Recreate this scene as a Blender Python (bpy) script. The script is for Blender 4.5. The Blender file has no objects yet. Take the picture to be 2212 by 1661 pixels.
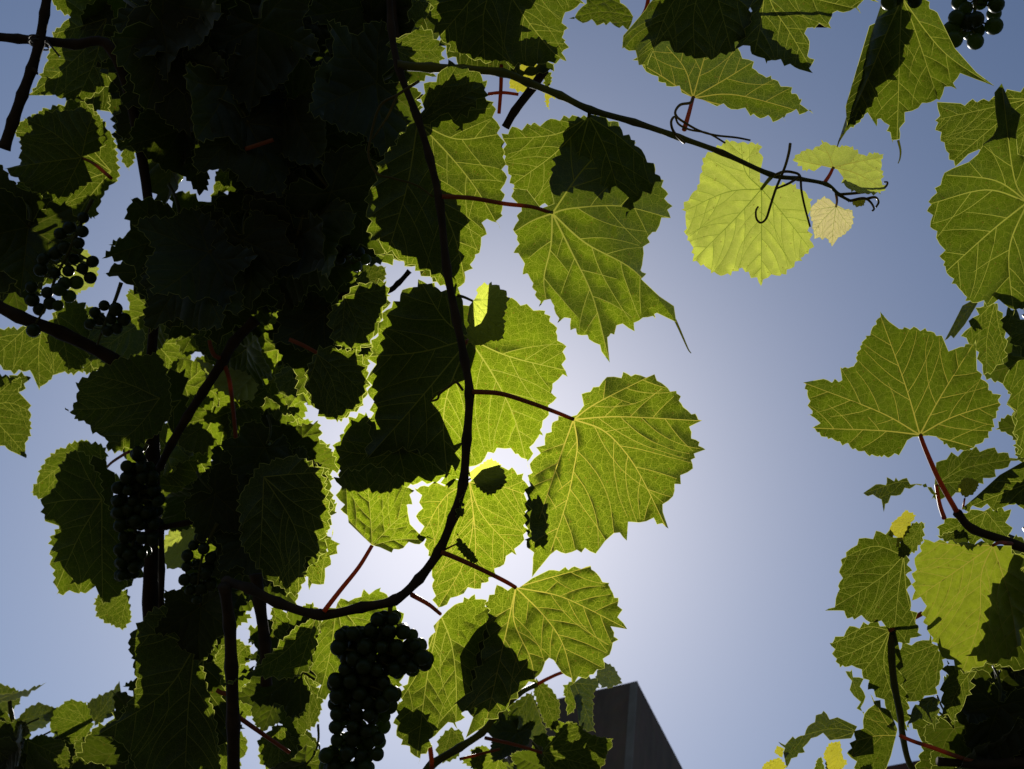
import bpy, math, random
import numpy as np
from mathutils import Vector, Matrix
from mathutils.geometry import delaunay_2d_cdt

random.seed(7)
RNG = np.random.default_rng(7)
SC = bpy.context.scene
COL = SC.collection

# ------------------------------------------------------------------ camera
PW, PH = 2212.0, 1661.0                 # measuring grid of the photograph
HFOV = math.radians(50.0)
PITCH, ROLL = math.radians(55.0), math.radians(14.5)
FPX = PW / 2 / math.tan(HFOV / 2)
EYE = np.array([0.0, 0.0, 1.6])
_R = np.array([1.0, 0, 0])
_U = np.array([0, -math.sin(PITCH), math.cos(PITCH)])
_F = np.array([0, math.cos(PITCH), math.sin(PITCH)])
CX = math.cos(ROLL) * _R + math.sin(ROLL) * _U
CY = -math.sin(ROLL) * _R + math.cos(ROLL) * _U


def unproj(x, y, d):
    """point(s) seen along measuring-grid position (x, y) at depth d metres"""
    x = np.asarray(x, float); y = np.asarray(y, float); d = np.asarray(d, float)
    u = ((x - PW / 2) / FPX * d)[..., None]
    v = (-(y - PH / 2) / FPX * d)[..., None]
    return EYE + u * CX + v * CY + d[..., None] * _F


cam_d = bpy.data.cameras.new('camera')
cam = bpy.data.objects.new('camera', cam_d)
COL.objects.link(cam)
cam.matrix_world = Matrix([[CX[i], CY[i], -_F[i], EYE[i]] for i in range(3)] + [[0, 0, 0, 1]])
cam_d.sensor_width = 36.0
cam_d.angle = HFOV
cam_d.clip_start = 0.02
cam_d.clip_end = 3000
cam_d.dof.use_dof = True
cam_d.dof.focus_distance = 0.97
cam_d.dof.aperture_fstop = 20.0
SC.camera = cam

# ------------------------------------------------------------------ sky, sun, exposure
SUNPX = (1012.0, 1030.0)
sd = unproj(SUNPX[0], SUNPX[1], 1.0) - EYE
sd = sd / np.linalg.norm(sd)
sun_el = math.asin(sd[2]); sun_az = math.atan2(sd[0], sd[1])
W = bpy.data.worlds.new('World'); SC.world = W; W.use_nodes = True
nt = W.node_tree
sky = nt.nodes.new('ShaderNodeTexSky'); sky.sky_type = 'NISHITA'
sky.sun_disc = False
sky.sun_elevation = sun_el
sky.sun_rotation = sun_az
sky.altitude = 200
sky.air_density = 1.15
sky.dust_density = 1.15
sky.ozone_density = 5.0
bg = nt.nodes['Background']
bg.inputs['Strength'].default_value = 0.05
nt.links.new(sky.outputs[0], bg.inputs[0])
sun_d = bpy.data.lights.new('sun', 'SUN')
sun_d.energy = 5.0; sun_d.angle = math.radians(0.53); sun_d.color = (1.0, 0.95, 0.86)
sun = bpy.data.objects.new('sun', sun_d); COL.objects.link(sun)
sun.location = (0, 0, 8)
sun.rotation_euler = Vector((-sd[0], -sd[1], -sd[2])).to_track_quat('-Z', 'Y').to_euler()
SC.view_settings.view_transform = 'Standard'
SC.view_settings.look = 'None'
SC.view_settings.gamma = 1.0
SC.view_settings.exposure = 0.6
SC.render.engine = 'CYCLES'
SC.cycles.max_bounces = 4
SC.cycles.diffuse_bounces = 2
SC.cycles.glossy_bounces = 2
SC.cycles.transmission_bounces = 3

# ------------------------------------------------------------------ materials


def new_mat(name):
    m = bpy.data.materials.new(name); m.use_nodes = True
    t = m.node_tree; t.nodes.clear()
    out = t.nodes.new('ShaderNodeOutputMaterial')
    return m, t, out


def N(t, kind, **kw):
    n = t.nodes.new(kind)
    for k, v in kw.items():
        if k in n.inputs:
            n.inputs[k].default_value = v
        else:
            setattr(n, k, v)
    return n


def ramp(t, src, stops):
    r = t.nodes.new('ShaderNodeValToRGB')
    cr = r.color_ramp
    while len(cr.elements) > 1:
        cr.elements.remove(cr.elements[-1])
    cr.elements[0].position = stops[0][0]; cr.elements[0].color = (*stops[0][1], 1)
    for p, c in stops[1:]:
        e = cr.elements.new(p); e.color = (*c, 1)
    t.links.new(src, r.inputs[0])
    return r.outputs[0]


def mixrgb(t, fac, a, b, mode='MIX'):
    m = t.nodes.new('ShaderNodeMix'); m.data_type = 'RGBA'; m.blend_type = mode
    for sock, v in ((0, fac), (6, a), (7, b)):
        if isinstance(v, (int, float)):
            m.inputs[sock].default_value = v
        elif isinstance(v, tuple):
            m.inputs[sock].default_value = (*v, 1)
        else:
            t.links.new(v, m.inputs[sock])
    return m.outputs[2]


def leaf_material(name, trans, trans2, refl, veinT, gloss=0.45, net=1.0):
    """thin leaf: transmits yellow-green, reflects a little, waxy sheen"""
    m, t, out = new_mat(name)
    uv = N(t, 'ShaderNodeUVMap'); uv.uv_map = 'leaf'
    info = N(t, 'ShaderNodeObjectInfo')
    nz = N(t, 'ShaderNodeTexNoise', noise_dimensions='2D', Scale=1.1, Detail=4.0)
    t.links.new(uv.outputs[0], nz.inputs['Vector'])
    nw = N(t, 'ShaderNodeTexNoise', noise_dimensions='2D', Scale=9.0, Detail=2.0)
    t.links.new(uv.outputs[0], nw.inputs['Vector'])
    warp = N(t, 'ShaderNodeVectorMath', operation='MULTIPLY_ADD')
    warp.inputs[1].default_value = (0.07, 0.07, 0.0)
    t.links.new(nw.outputs['Color'], warp.inputs[0]); t.links.new(uv.outputs[0], warp.inputs[2])
    v1 = N(t, 'ShaderNodeTexVoronoi', voronoi_dimensions='2D', feature='DISTANCE_TO_EDGE', Scale=6.2)
    v2 = N(t, 'ShaderNodeTexVoronoi', voronoi_dimensions='2D', feature='DISTANCE_TO_EDGE', Scale=24.0)
    for v in (v1, v2):
        t.links.new(warp.outputs[0], v.inputs['Vector'])
    l1 = ramp(t, v1.outputs['Distance'], [(0.0, (1, 1, 1)), (0.018, (0.45, 0.45, 0.45)), (0.045, (0, 0, 0))])
    l2 = ramp(t, v2.outputs['Distance'], [(0.0, (1, 1, 1)), (0.10, (0.35, 0.35, 0.35)), (0.32, (0, 0, 0))])
    base = mixrgb(t, nz.outputs['Fac'], trans, trans2)
    nm = N(t, 'ShaderNodeTexNoise', noise_dimensions='2D', Scale=5.5, Detail=3.0)
    t.links.new(uv.outputs[0], nm.inputs['Vector'])
    lo = 0.72 if net >= 1 else 0.90
    mot = ramp(t, nm.outputs['Fac'], [(0.3, (lo, lo, lo)), (0.7, (1.0, 1.0, 1.0))])
    base = mixrgb(t, 1.0, base, mot, 'MULTIPLY')
    hs = N(t, 'ShaderNodeHueSaturation')
    mr = N(t, 'ShaderNodeMapRange')
    mr.inputs[3].default_value = 0.78; mr.inputs[4].default_value = 1.15
    t.links.new(info.outputs['Random'], mr.inputs[0])
    t.links.new(mr.outputs[0], hs.inputs['Value']); t.links.new(base, hs.inputs['Color'])
    mul1 = N(t, 'ShaderNodeMath', operation='MULTIPLY'); mul1.inputs[1].default_value = 0.62 * net
    t.links.new(l2, mul1.inputs[0])
    c = mixrgb(t, mul1.outputs[0], hs.outputs[0], tuple(min(1, 0.55 * a + 0.45 * b) for a, b in zip(trans, veinT)))
    mul2 = N(t, 'ShaderNodeMath', operation='MULTIPLY'); mul2.inputs[1].default_value = 0.50 * net
    t.links.new(l1, mul2.inputs[0])
    c = mixrgb(t, mul2.outputs[0], c, veinT)
    # scattered rusty specks
    sp = N(t, 'ShaderNodeTexVoronoi', voronoi_dimensions='2D', Scale=2.3); t.links.new(uv.outputs[0], sp.inputs['Vector'])
    spk = ramp(t, sp.outputs['Distance'], [(0.0, (1, 1, 1)), (0.025, (1, 1, 1)), (0.04, (0, 0, 0))])
    ms = N(t, 'ShaderNodeMath', operation='MULTIPLY'); ms.inputs[1].default_value = 0.55
    t.links.new(spk, ms.inputs[0])
    c = mixrgb(t, ms.outputs[0], c, (0.05, 0.022, 0.004))
    bmp = N(t, 'ShaderNodeBump', Strength=0.35, Distance=0.0012)
    hgt = mixrgb(t, 0.5, v2.outputs['Distance'], v1.outputs['Distance'], 'ADD')
    t.links.new(hgt, bmp.inputs['Height'])
    tr = N(t, 'ShaderNodeBsdfTranslucent'); t.links.new(c, tr.inputs[0]); t.links.new(bmp.outputs[0], tr.inputs['Normal'])
    df = N(t, 'ShaderNodeBsdfDiffuse'); df.inputs[0].default_value = (*refl, 1); t.links.new(bmp.outputs[0], df.inputs['Normal'])
    ad = N(t, 'ShaderNodeAddShader'); t.links.new(tr.outputs[0], ad.inputs[0]); t.links.new(df.outputs[0], ad.inputs[1])
    fs = N(t, 'ShaderNodeBsdfRefraction', Roughness=0.95, IOR=1.25)
    fsc = mixrgb(t, 1.0, c, (0.15, 0.15, 0.10), 'MULTIPLY'); t.links.new(fsc, fs.inputs[0])
    ad0 = ad; ad = N(t, 'ShaderNodeAddShader'); t.links.new(ad0.outputs[0], ad.inputs[0]); t.links.new(fs.outputs[0], ad.inputs[1])
    gl = N(t, 'ShaderNodeBsdfGlossy'); gl.inputs['Roughness'].default_value = gloss
    gl.inputs[0].default_value = (0.9, 0.9, 0.9, 1); t.links.new(bmp.outputs[0], gl.inputs['Normal'])
    lw = N(t, 'ShaderNodeLayerWeight', Blend=0.5)
    pw = N(t, 'ShaderNodeMath', operation='POWER'); pw.inputs[1].default_value = 4.0
    t.links.new(lw.outputs['Facing'], pw.inputs[0])
    fr = N(t, 'ShaderNodeMath', operation='MULTIPLY_ADD'); fr.inputs[1].default_value = 0.4; fr.inputs[2].default_value = 0.012
    t.links.new(pw.outputs[0], fr.inputs[0])
    mx = N(t, 'ShaderNodeMixShader'); t.links.new(fr.outputs[0], mx.inputs[0])
    t.links.new(ad.outputs[0], mx.inputs[1]); t.links.new(gl.outputs[0], mx.inputs[2])
    t.links.new(mx.outputs[0], out.inputs[0])
    return m


def vein_material(name, trans, refl):
    m, t, out = new_mat(name)
    tr = N(t, 'ShaderNodeBsdfTranslucent'); tr.inputs[0].default_value = (*trans, 1)
    df = N(t, 'ShaderNodeBsdfDiffuse'); df.inputs[0].default_value = (*refl, 1)
    ad = N(t, 'ShaderNodeAddShader'); t.links.new(tr.outputs[0], ad.inputs[0]); t.links.new(df.outputs[0], ad.inputs[1])
    fs = N(t, 'ShaderNodeBsdfRefraction', Roughness=0.95, IOR=1.25)
    fs.inputs[0].default_value = (*(c * .08 for c in trans), 1)
    a2 = N(t, 'ShaderNodeAddShader'); t.links.new(ad.outputs[0], a2.inputs[0]); t.links.new(fs.outputs[0], a2.inputs[1])
    t.links.new(a2.outputs[0], out.inputs[0])
    return m


def stem_material(name, c1, c2, scale, rough, trans=None, bump=0.3):
    m, t, out = new_mat(name)
    tc = N(t, 'ShaderNodeTexCoord')
    nz = N(t, 'ShaderNodeTexNoise', Scale=scale, Detail=5.0)
    t.links.new(tc.outputs['Object'], nz.inputs['Vector'])
    c = ramp(t, nz.outputs['Fac'], [(0.3, c1), (0.7, c2)])
    p = N(t, 'ShaderNodeBsdfPrincipled', Roughness=rough)
    p.inputs['Specular IOR Level'].default_value = 0.15
    t.links.new(c, p.inputs['Base Color'])
    b = N(t, 'ShaderNodeBump', Strength=bump, Distance=0.001)
    t.links.new(nz.outputs['Fac'], b.inputs['Height']); t.links.new(b.outputs[0], p.inputs['Normal'])
    if trans:
        tr = N(t, 'ShaderNodeBsdfTranslucent'); tr.inputs[0].default_value = (*trans, 1)
        mx = N(t, 'ShaderNodeMixShader'); mx.inputs[0].default_value = 0.45
        t.links.new(p.outputs[0], mx.inputs[1]); t.links.new(tr.outputs[0], mx.inputs[2])
        t.links.new(mx.outputs[0], out.inputs[0])
    else:
        t.links.new(p.outputs[0], out.inputs[0])
    return m


M = {}
M['leaf'] = leaf_material('mature_leaf', (0.0175, 0.029, 0.0003), (0.029, 0.043, 0.0007), (0.008, 0.013, 0.003), (0.105, 0.110, 0.012))
M['young'] = leaf_material('young_leaf', (0.128, 0.152, 0.016), (0.150, 0.172, 0.024), (0.04, 0.055, 0.012), (0.25, 0.24, 0.05), net=0.8)
M['old'] = leaf_material('thick_old_leaf', (0.011, 0.018, 0.0003), (0.017, 0.025, 0.0005), (0.006, 0.010, 0.0025), (0.045, 0.048, 0.006))  # copy of the mature leaf colours, darkened to put shade into them
M['light'] = leaf_material('light_leaf', (0.080, 0.100, 0.0030), (0.100, 0.122, 0.0050), (0.012, 0.018, 0.004), (0.13, 0.135, 0.016))
M['pale'] = leaf_material('budding_leaf', (0.27, 0.235, 0.10), (0.31, 0.265, 0.12), (0.10, 0.10, 0.03), (0.30, 0.30, 0.06), net=0.5)
M['yellow'] = leaf_material('yellow_leaf', (0.150, 0.145, 0.007), (0.19, 0.168, 0.010), (0.05, 0.06, 0.01), (0.26, 0.22, 0.03), net=0.8)
M['vein'] = vein_material('leaf_vein', (0.105, 0.108, 0.014), (0.06, 0.06, 0.015))
M['vein_red'] = vein_material('leaf_vein_reddish', (0.120, 0.105, 0.014), (0.06, 0.05, 0.02))
M['vein_old'] = vein_material('leaf_vein_old', (0.035, 0.036, 0.005), (0.03, 0.03, 0.008))  # vein colour darkened to go with the shade-toned blades
M['vein_dark'] = vein_material('leaf_vein_young', (0.070, 0.092, 0.008), (0.06, 0.07, 0.02))
M['margin'] = vein_material('leaf_margin', (0.17, 0.175, 0.035), (0.08, 0.08, 0.03))
M['cane'] = stem_material('woody_cane', (0.012, 0.008, 0.005), (0.030, 0.019, 0.010), 60, 0.9)
M['shoot'] = stem_material('green_shoot', (0.05, 0.065, 0.015), (0.085, 0.075, 0.02), 40, 0.45, (0.10, 0.11, 0.012))
M['petiole'] = stem_material('red_petiole', (0.16, 0.040, 0.020), (0.20, 0.075, 0.026), 14, 0.5, (0.40, 0.115, 0.03))
M['tendril'] = stem_material('tendril', (0.06, 0.06, 0.015), (0.10, 0.07, 0.02), 30, 0.35, (0.14, 0.12, 0.02))
M['bark'] = stem_material('bark', (0.030, 0.020, 0.012), (0.090, 0.060, 0.038), 25, 0.9, bump=0.9)
M['stake'] = stem_material('weathered_wood', (0.05, 0.035, 0.022), (0.10, 0.075, 0.05), 14, 0.85)
M['wire'] = stem_material('dull_wire', (0.03, 0.03, 0.03), (0.05, 0.045, 0.04), 30, 0.8)
M['roofwood'] = stem_material('reddish_roof_timber', (0.06, 0.030, 0.022), (0.10, 0.05, 0.035), 6, 0.8)


def grape_material():
    m, t, out = new_mat('green_grape')
    tc = N(t, 'ShaderNodeTexCoord')
    nz = N(t, 'ShaderNodeTexNoise', Scale=90.0, Detail=3.0); t.links.new(tc.outputs['Object'], nz.inputs['Vector'])
    c = ramp(t, nz.outputs['Fac'], [(0.3, (0.012, 0.020, 0.004)), (0.75, (0.024, 0.036, 0.008))])
    p = N(t, 'ShaderNodeBsdfPrincipled', Roughness=0.42); t.links.new(c, p.inputs['Base Color']); p.inputs['Specular IOR Level'].default_value = 0.25
    tr = N(t, 'ShaderNodeBsdfTranslucent'); tr.inputs[0].default_value = (0.115, 0.165, 0.012, 1)
    mx = N(t, 'ShaderNodeMixShader'); mx.inputs[0].default_value = 0.5
    t.links.new(p.outputs[0], mx.inputs[1]); t.links.new(tr.outputs[0], mx.inputs[2])
    t.links.new(mx.outputs[0], out.inputs[0])
    return m


M['grape'] = grape_material()


def concrete_material():
    m, t, out = new_mat('dark_streaked_render')
    tc = N(t, 'ShaderNodeTexCoord')
    mp = N(t, 'ShaderNodeMapping'); mp.inputs['Scale'].default_value = (2.0, 2.0, 0.5)
    t.links.new(tc.outputs['Object'], mp.inputs[0])
    nz = N(t, 'ShaderNodeTexNoise', Scale=2.4, Detail=8.0, Roughness=0.65); t.links.new(mp.outputs[0], nz.inputs['Vector'])
    n2 = N(t, 'ShaderNodeTexNoise', Scale=9.0, Detail=6.0); t.links.new(tc.outputs['Object'], n2.inputs['Vector'])
    c = ramp(t, nz.outputs['Fac'], [(0.30, (0.060, 0.040, 0.025)), (0.5, (0.10, 0.068, 0.042)), (0.72, (0.13, 0.088, 0.055))])
    c = mixrgb(t, 0.35, c, n2.outputs['Color'], 'MULTIPLY')
    p = N(t, 'ShaderNodeBsdfPrincipled', Roughness=0.9); t.links.new(c, p.inputs['Base Color'])
    b = N(t, 'ShaderNodeBump', Strength=0.5, Distance=0.01); t.links.new(n2.outputs['Fac'], b.inputs['Height'])
    t.links.new(b.outputs[0], p.inputs['Normal']); t.links.new(p.outputs[0], out.inputs[0])
    return m


M['concrete'] = concrete_material()
M['strip'] = stem_material('pale_corner_render', (0.13, 0.12, 0.10), (0.19, 0.175, 0.15), 5, 0.85)


def ground_material():
    m, t, out = new_mat('dark_soil')
    tc = N(t, 'ShaderNodeTexCoord')
    nz = N(t, 'ShaderNodeTexNoise', Scale=3.0, Detail=8.0); t.links.new(tc.outputs['Object'], nz.inputs['Vector'])
    c = ramp(t, nz.outputs['Fac'], [(0.3, (0.018, 0.014, 0.010)), (0.7, (0.045, 0.040, 0.022))])
    p = N(t, 'ShaderNodeBsdfPrincipled', Roughness=0.95); t.links.new(c, p.inputs['Base Color'])
    t.links.new(p.outputs[0], out.inputs[0])
    return m


M['ground'] = ground_material()

# ------------------------------------------------------------------ basic builders


def mesh_obj(name, verts, faces, mat, parent=None, loc=(0, 0, 0), smooth=True):
    me = bpy.data.meshes.new(name)
    me.from_pydata([tuple(v) for v in verts], [], [tuple(f) for f in faces])
    if smooth:
        me.polygons.foreach_set('use_smooth', [True] * len(me.polygons))
    if mat:
        me.materials.append(M[mat] if isinstance(mat, str) else mat)
    o = bpy.data.objects.new(name, me); COL.objects.link(o)
    o.location = loc
    if parent:
        o.parent = parent
    return o


def catmull(P, n=6):
    P = np.asarray(P, float)
    if len(P) < 3:
        return P
    Q = np.vstack([2 * P[0] - P[1], P, 2 * P[-1] - P[-2]])
    out = []
    for i in range(1, len(Q) - 2):
        p0, p1, p2, p3 = Q[i - 1], Q[i], Q[i + 1], Q[i + 2]
        for k in range(n):
            s = k / n
            out.append(0.5 * ((2 * p1) + (-p0 + p2) * s + (2 * p0 - 5 * p1 + 4 * p2 - p3) * s * s + (-p0 + 3 * p1 - 3 * p2 + p3) * s ** 3))
    out.append(P[-1])
    return np.array(out)


def tube(P, R, sides=8):
    """tapered tube along points P with radii R, closed ends"""
    P = np.asarray(P, float); R = np.asarray(R, float)
    T = np.gradient(P, axis=0); T /= np.linalg.norm(T, axis=1)[:, None] + 1e-12
    ref = np.array([0.3, 0.2, 0.9]); nrm = np.cross(T[0], ref); nrm /= np.linalg.norm(nrm)
    V, Fc = [], []
    for i in range(len(P)):
        nrm = nrm - T[i] * (nrm @ T[i]); nrm /= np.linalg.norm(nrm) + 1e-12
        b = np.cross(T[i], nrm)
        for k in range(sides):
            a = 2 * math.pi * k / sides
            V.append(P[i] + R[i] * (math.cos(a) * nrm + math.sin(a) * b))
    for i in range(len(P) - 1):
        for k in range(sides):
            k2 = (k + 1) % sides
            Fc.append((i * sides + k, i * sides + k2, (i + 1) * sides + k2, (i + 1) * sides + k))
    Fc.append(tuple(range(sides))[::-1]); Fc.append(tuple(range((len(P) - 1) * sides, len(P) * sides)))
    return V, Fc


def px_path(pts):
    """[(x, y, depth), ...] on the measuring grid to world points"""
    a = np.array(pts, float)
    return unproj(a[:, 0], a[:, 1], a[:, 2])


def empty(name, loc, label, cat, group=None):
    o = bpy.data.objects.new(name, None); COL.objects.link(o)
    o.empty_display_size = 0.1
    o.location = loc; o['label'] = label; o['category'] = cat
    if group:
        o['group'] = group
    return o


def tube_obj(name, pts, r0, r1, mat, parent, base, sides=8, n=6, nodes=0.0, jit=0.0, world=False):
    P = np.asarray(pts, float) if world else px_path(pts)
    C = catmull(P, n)
    if jit:
        C = C + RNG.normal(0, jit, C.shape)
    s = np.linspace(0, 1, len(C)); R = r0 + (r1 - r0) * s
    if nodes:
        for i in range(0, len(C), n):
            for k, g in ((0, 1.0), (1, .35), (-1, .35)):
                if 0 <= i + k < len(C):
                    R[i + k] *= 1 + nodes * g
    o0 = C[0]
    V, Fc = tube(C - o0, R, sides)
    b = np.array(base)
    return mesh_obj(name, V, Fc, mat, parent, tuple(o0 - b))


# ------------------------------------------------------------------ leaf blades


def inside(poly, pts):
    a = np.asarray(poly); b = np.roll(a, 1, 0)
    y0, y1 = a[:, 1], b[:, 1]
    dy = np.where(y0 == y1, 1e-9, y1 - y0)
    x, y = pts[:, 0:1], pts[:, 1:2]
    cr = ((y0 > y) != (y1 > y)) & (x < (b[:, 0] - a[:, 0]) * (y - y0) / dy + a[:, 0])
    return cr.sum(1) % 2 == 1


def serrate(pts, step, depth, rng):
    """corner points to a toothed margin; a third entry 0 keeps a stretch smooth"""
    P = [np.array(p[:2], float) for p in pts]
    area = sum(P[i - 1][0] * P[i][1] - P[i][0] * P[i - 1][1] for i in range(len(P)))
    sgn = 1 if area > 0 else -1
    out = []
    for i, p in enumerate(pts):
        a, b = P[i], P[(i + 1) % len(P)]
        L = np.linalg.norm(b - a)
        if L < 1e-6:
            continue
        out.append(a)
        t = (b - a) / L; inn = np.array([-t[1], t[0]]) * sgn
        if len(p) > 2:
            for k in range(1, max(2, int(L / step))):
                out.append(a + (b - a) * k / max(2, int(L / step)))
            continue
        n = max(1, int(round(L / step)))
        fwd = rng.random() < .5
        cuts = np.r_[0, np.sort((np.arange(1, n) + rng.uniform(-.36, .36, n - 1)) / n), 1]
        for k in range(n):
            s0, s1 = cuts[k], cuts[k + 1]
            st = L * (s1 - s0)
            fv = rng.uniform(.55, .8) if fwd else rng.uniform(.2, .45)
            sv = s0 + (s1 - s0) * fv
            dp = depth * min(st, step * 1.4) * rng.uniform(.6, 1.35)
            v = a + (b - a) * sv + inn * dp
            p0 = a + (b - a) * s0; p1 = a + (b - a) * s1
            if k > 0:
                p0 = p0 - inn * rng.uniform(-.08, .24) * step; out.append(p0)
            m0, m1 = (.17, -.02) if fwd else (-.02, .17)
            out.append(p0 * .5 + v * .5 - inn * dp * m0)
            out.append(v)
            out.append(p1 * .5 + v * .5 - inn * dp * m1)
    return np.array(out)


def strip_edges(path, w0, w1, verts, faces):
    T = np.gradient(path, axis=0); T /= np.linalg.norm(T, axis=1)[:, None] + 1e-9
    Nn = np.stack([-T[:, 1], T[:, 0]], 1)
    w = np.linspace(w0, w1, len(path))[:, None]
    b = len(verts)
    for l, r in zip(path + Nn * w, path - Nn * w):
        verts.append(tuple(l)); verts.append(tuple(r))
    for i in range(len(path) - 1):
        faces.append((b + 2 * i, b + 2 * i + 2)); faces.append((b + 2 * i + 1, b + 2 * i + 3))


def leaf_veins(poly, J, ends, size, rng, vw):
    J = np.array(J, float)
    mains = []
    for e in ends:
        via = [np.array(p, float) for p in (e if isinstance(e, list) else [e])]
        if len(via) == 1:
            d = via[0] - J; nrm = np.array([-d[1], d[0]])
            mid = J + d * .5 + nrm * rng.uniform(-.05, .05)
            via = [mid, via[0]]
        C = catmull(np.vstack([J] + via), 7)
        mains.append(C)
    secs = []
    spacing = size * 0.105
    for mi, C in enumerate(mains):
        seg = np.linalg.norm(np.diff(C, axis=0), axis=1); cum = np.r_[0, np.cumsum(seg)]
        L = cum[-1]
        others = np.vstack([c[2:] for k, c in enumerate(mains) if k != mi]) if len(mains) > 1 else None
        s = spacing * .9; side = 1
        while s < L * .93:
            i = min(np.searchsorted(cum, s), len(C) - 1)
            p = C[i].copy(); t = C[i] - C[i - 1]; t /= np.linalg.norm(t) + 1e-9
            ang0 = math.atan2(t[1], t[0])
            ang = ang0 + side * math.radians(rng.uniform(44, 56))
            path = [p.copy()]
            bend = -side * math.radians(rng.uniform(16, 38))
            stp = size * .03
            for k in range(40):
                ang += bend / 12 * (1 if k < 12 else 0) + rng.normal(0, .035)
                q = path[-1] + stp * np.array([math.cos(ang), math.sin(ang)])
                if not inside(poly, q[None])[0]:
                    break
                if others is not None and k > 1:
                    do = np.min(np.linalg.norm(others - q, axis=1)); dm = np.min(np.linalg.norm(C - q, axis=1))
                    if do < dm * .5:
                        break
                path.append(q)
            if len(path) > 3:
                secs.append(np.array(path))
            s += spacing * rng.uniform(.42, .62); side = -side
    return mains, secs


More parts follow.
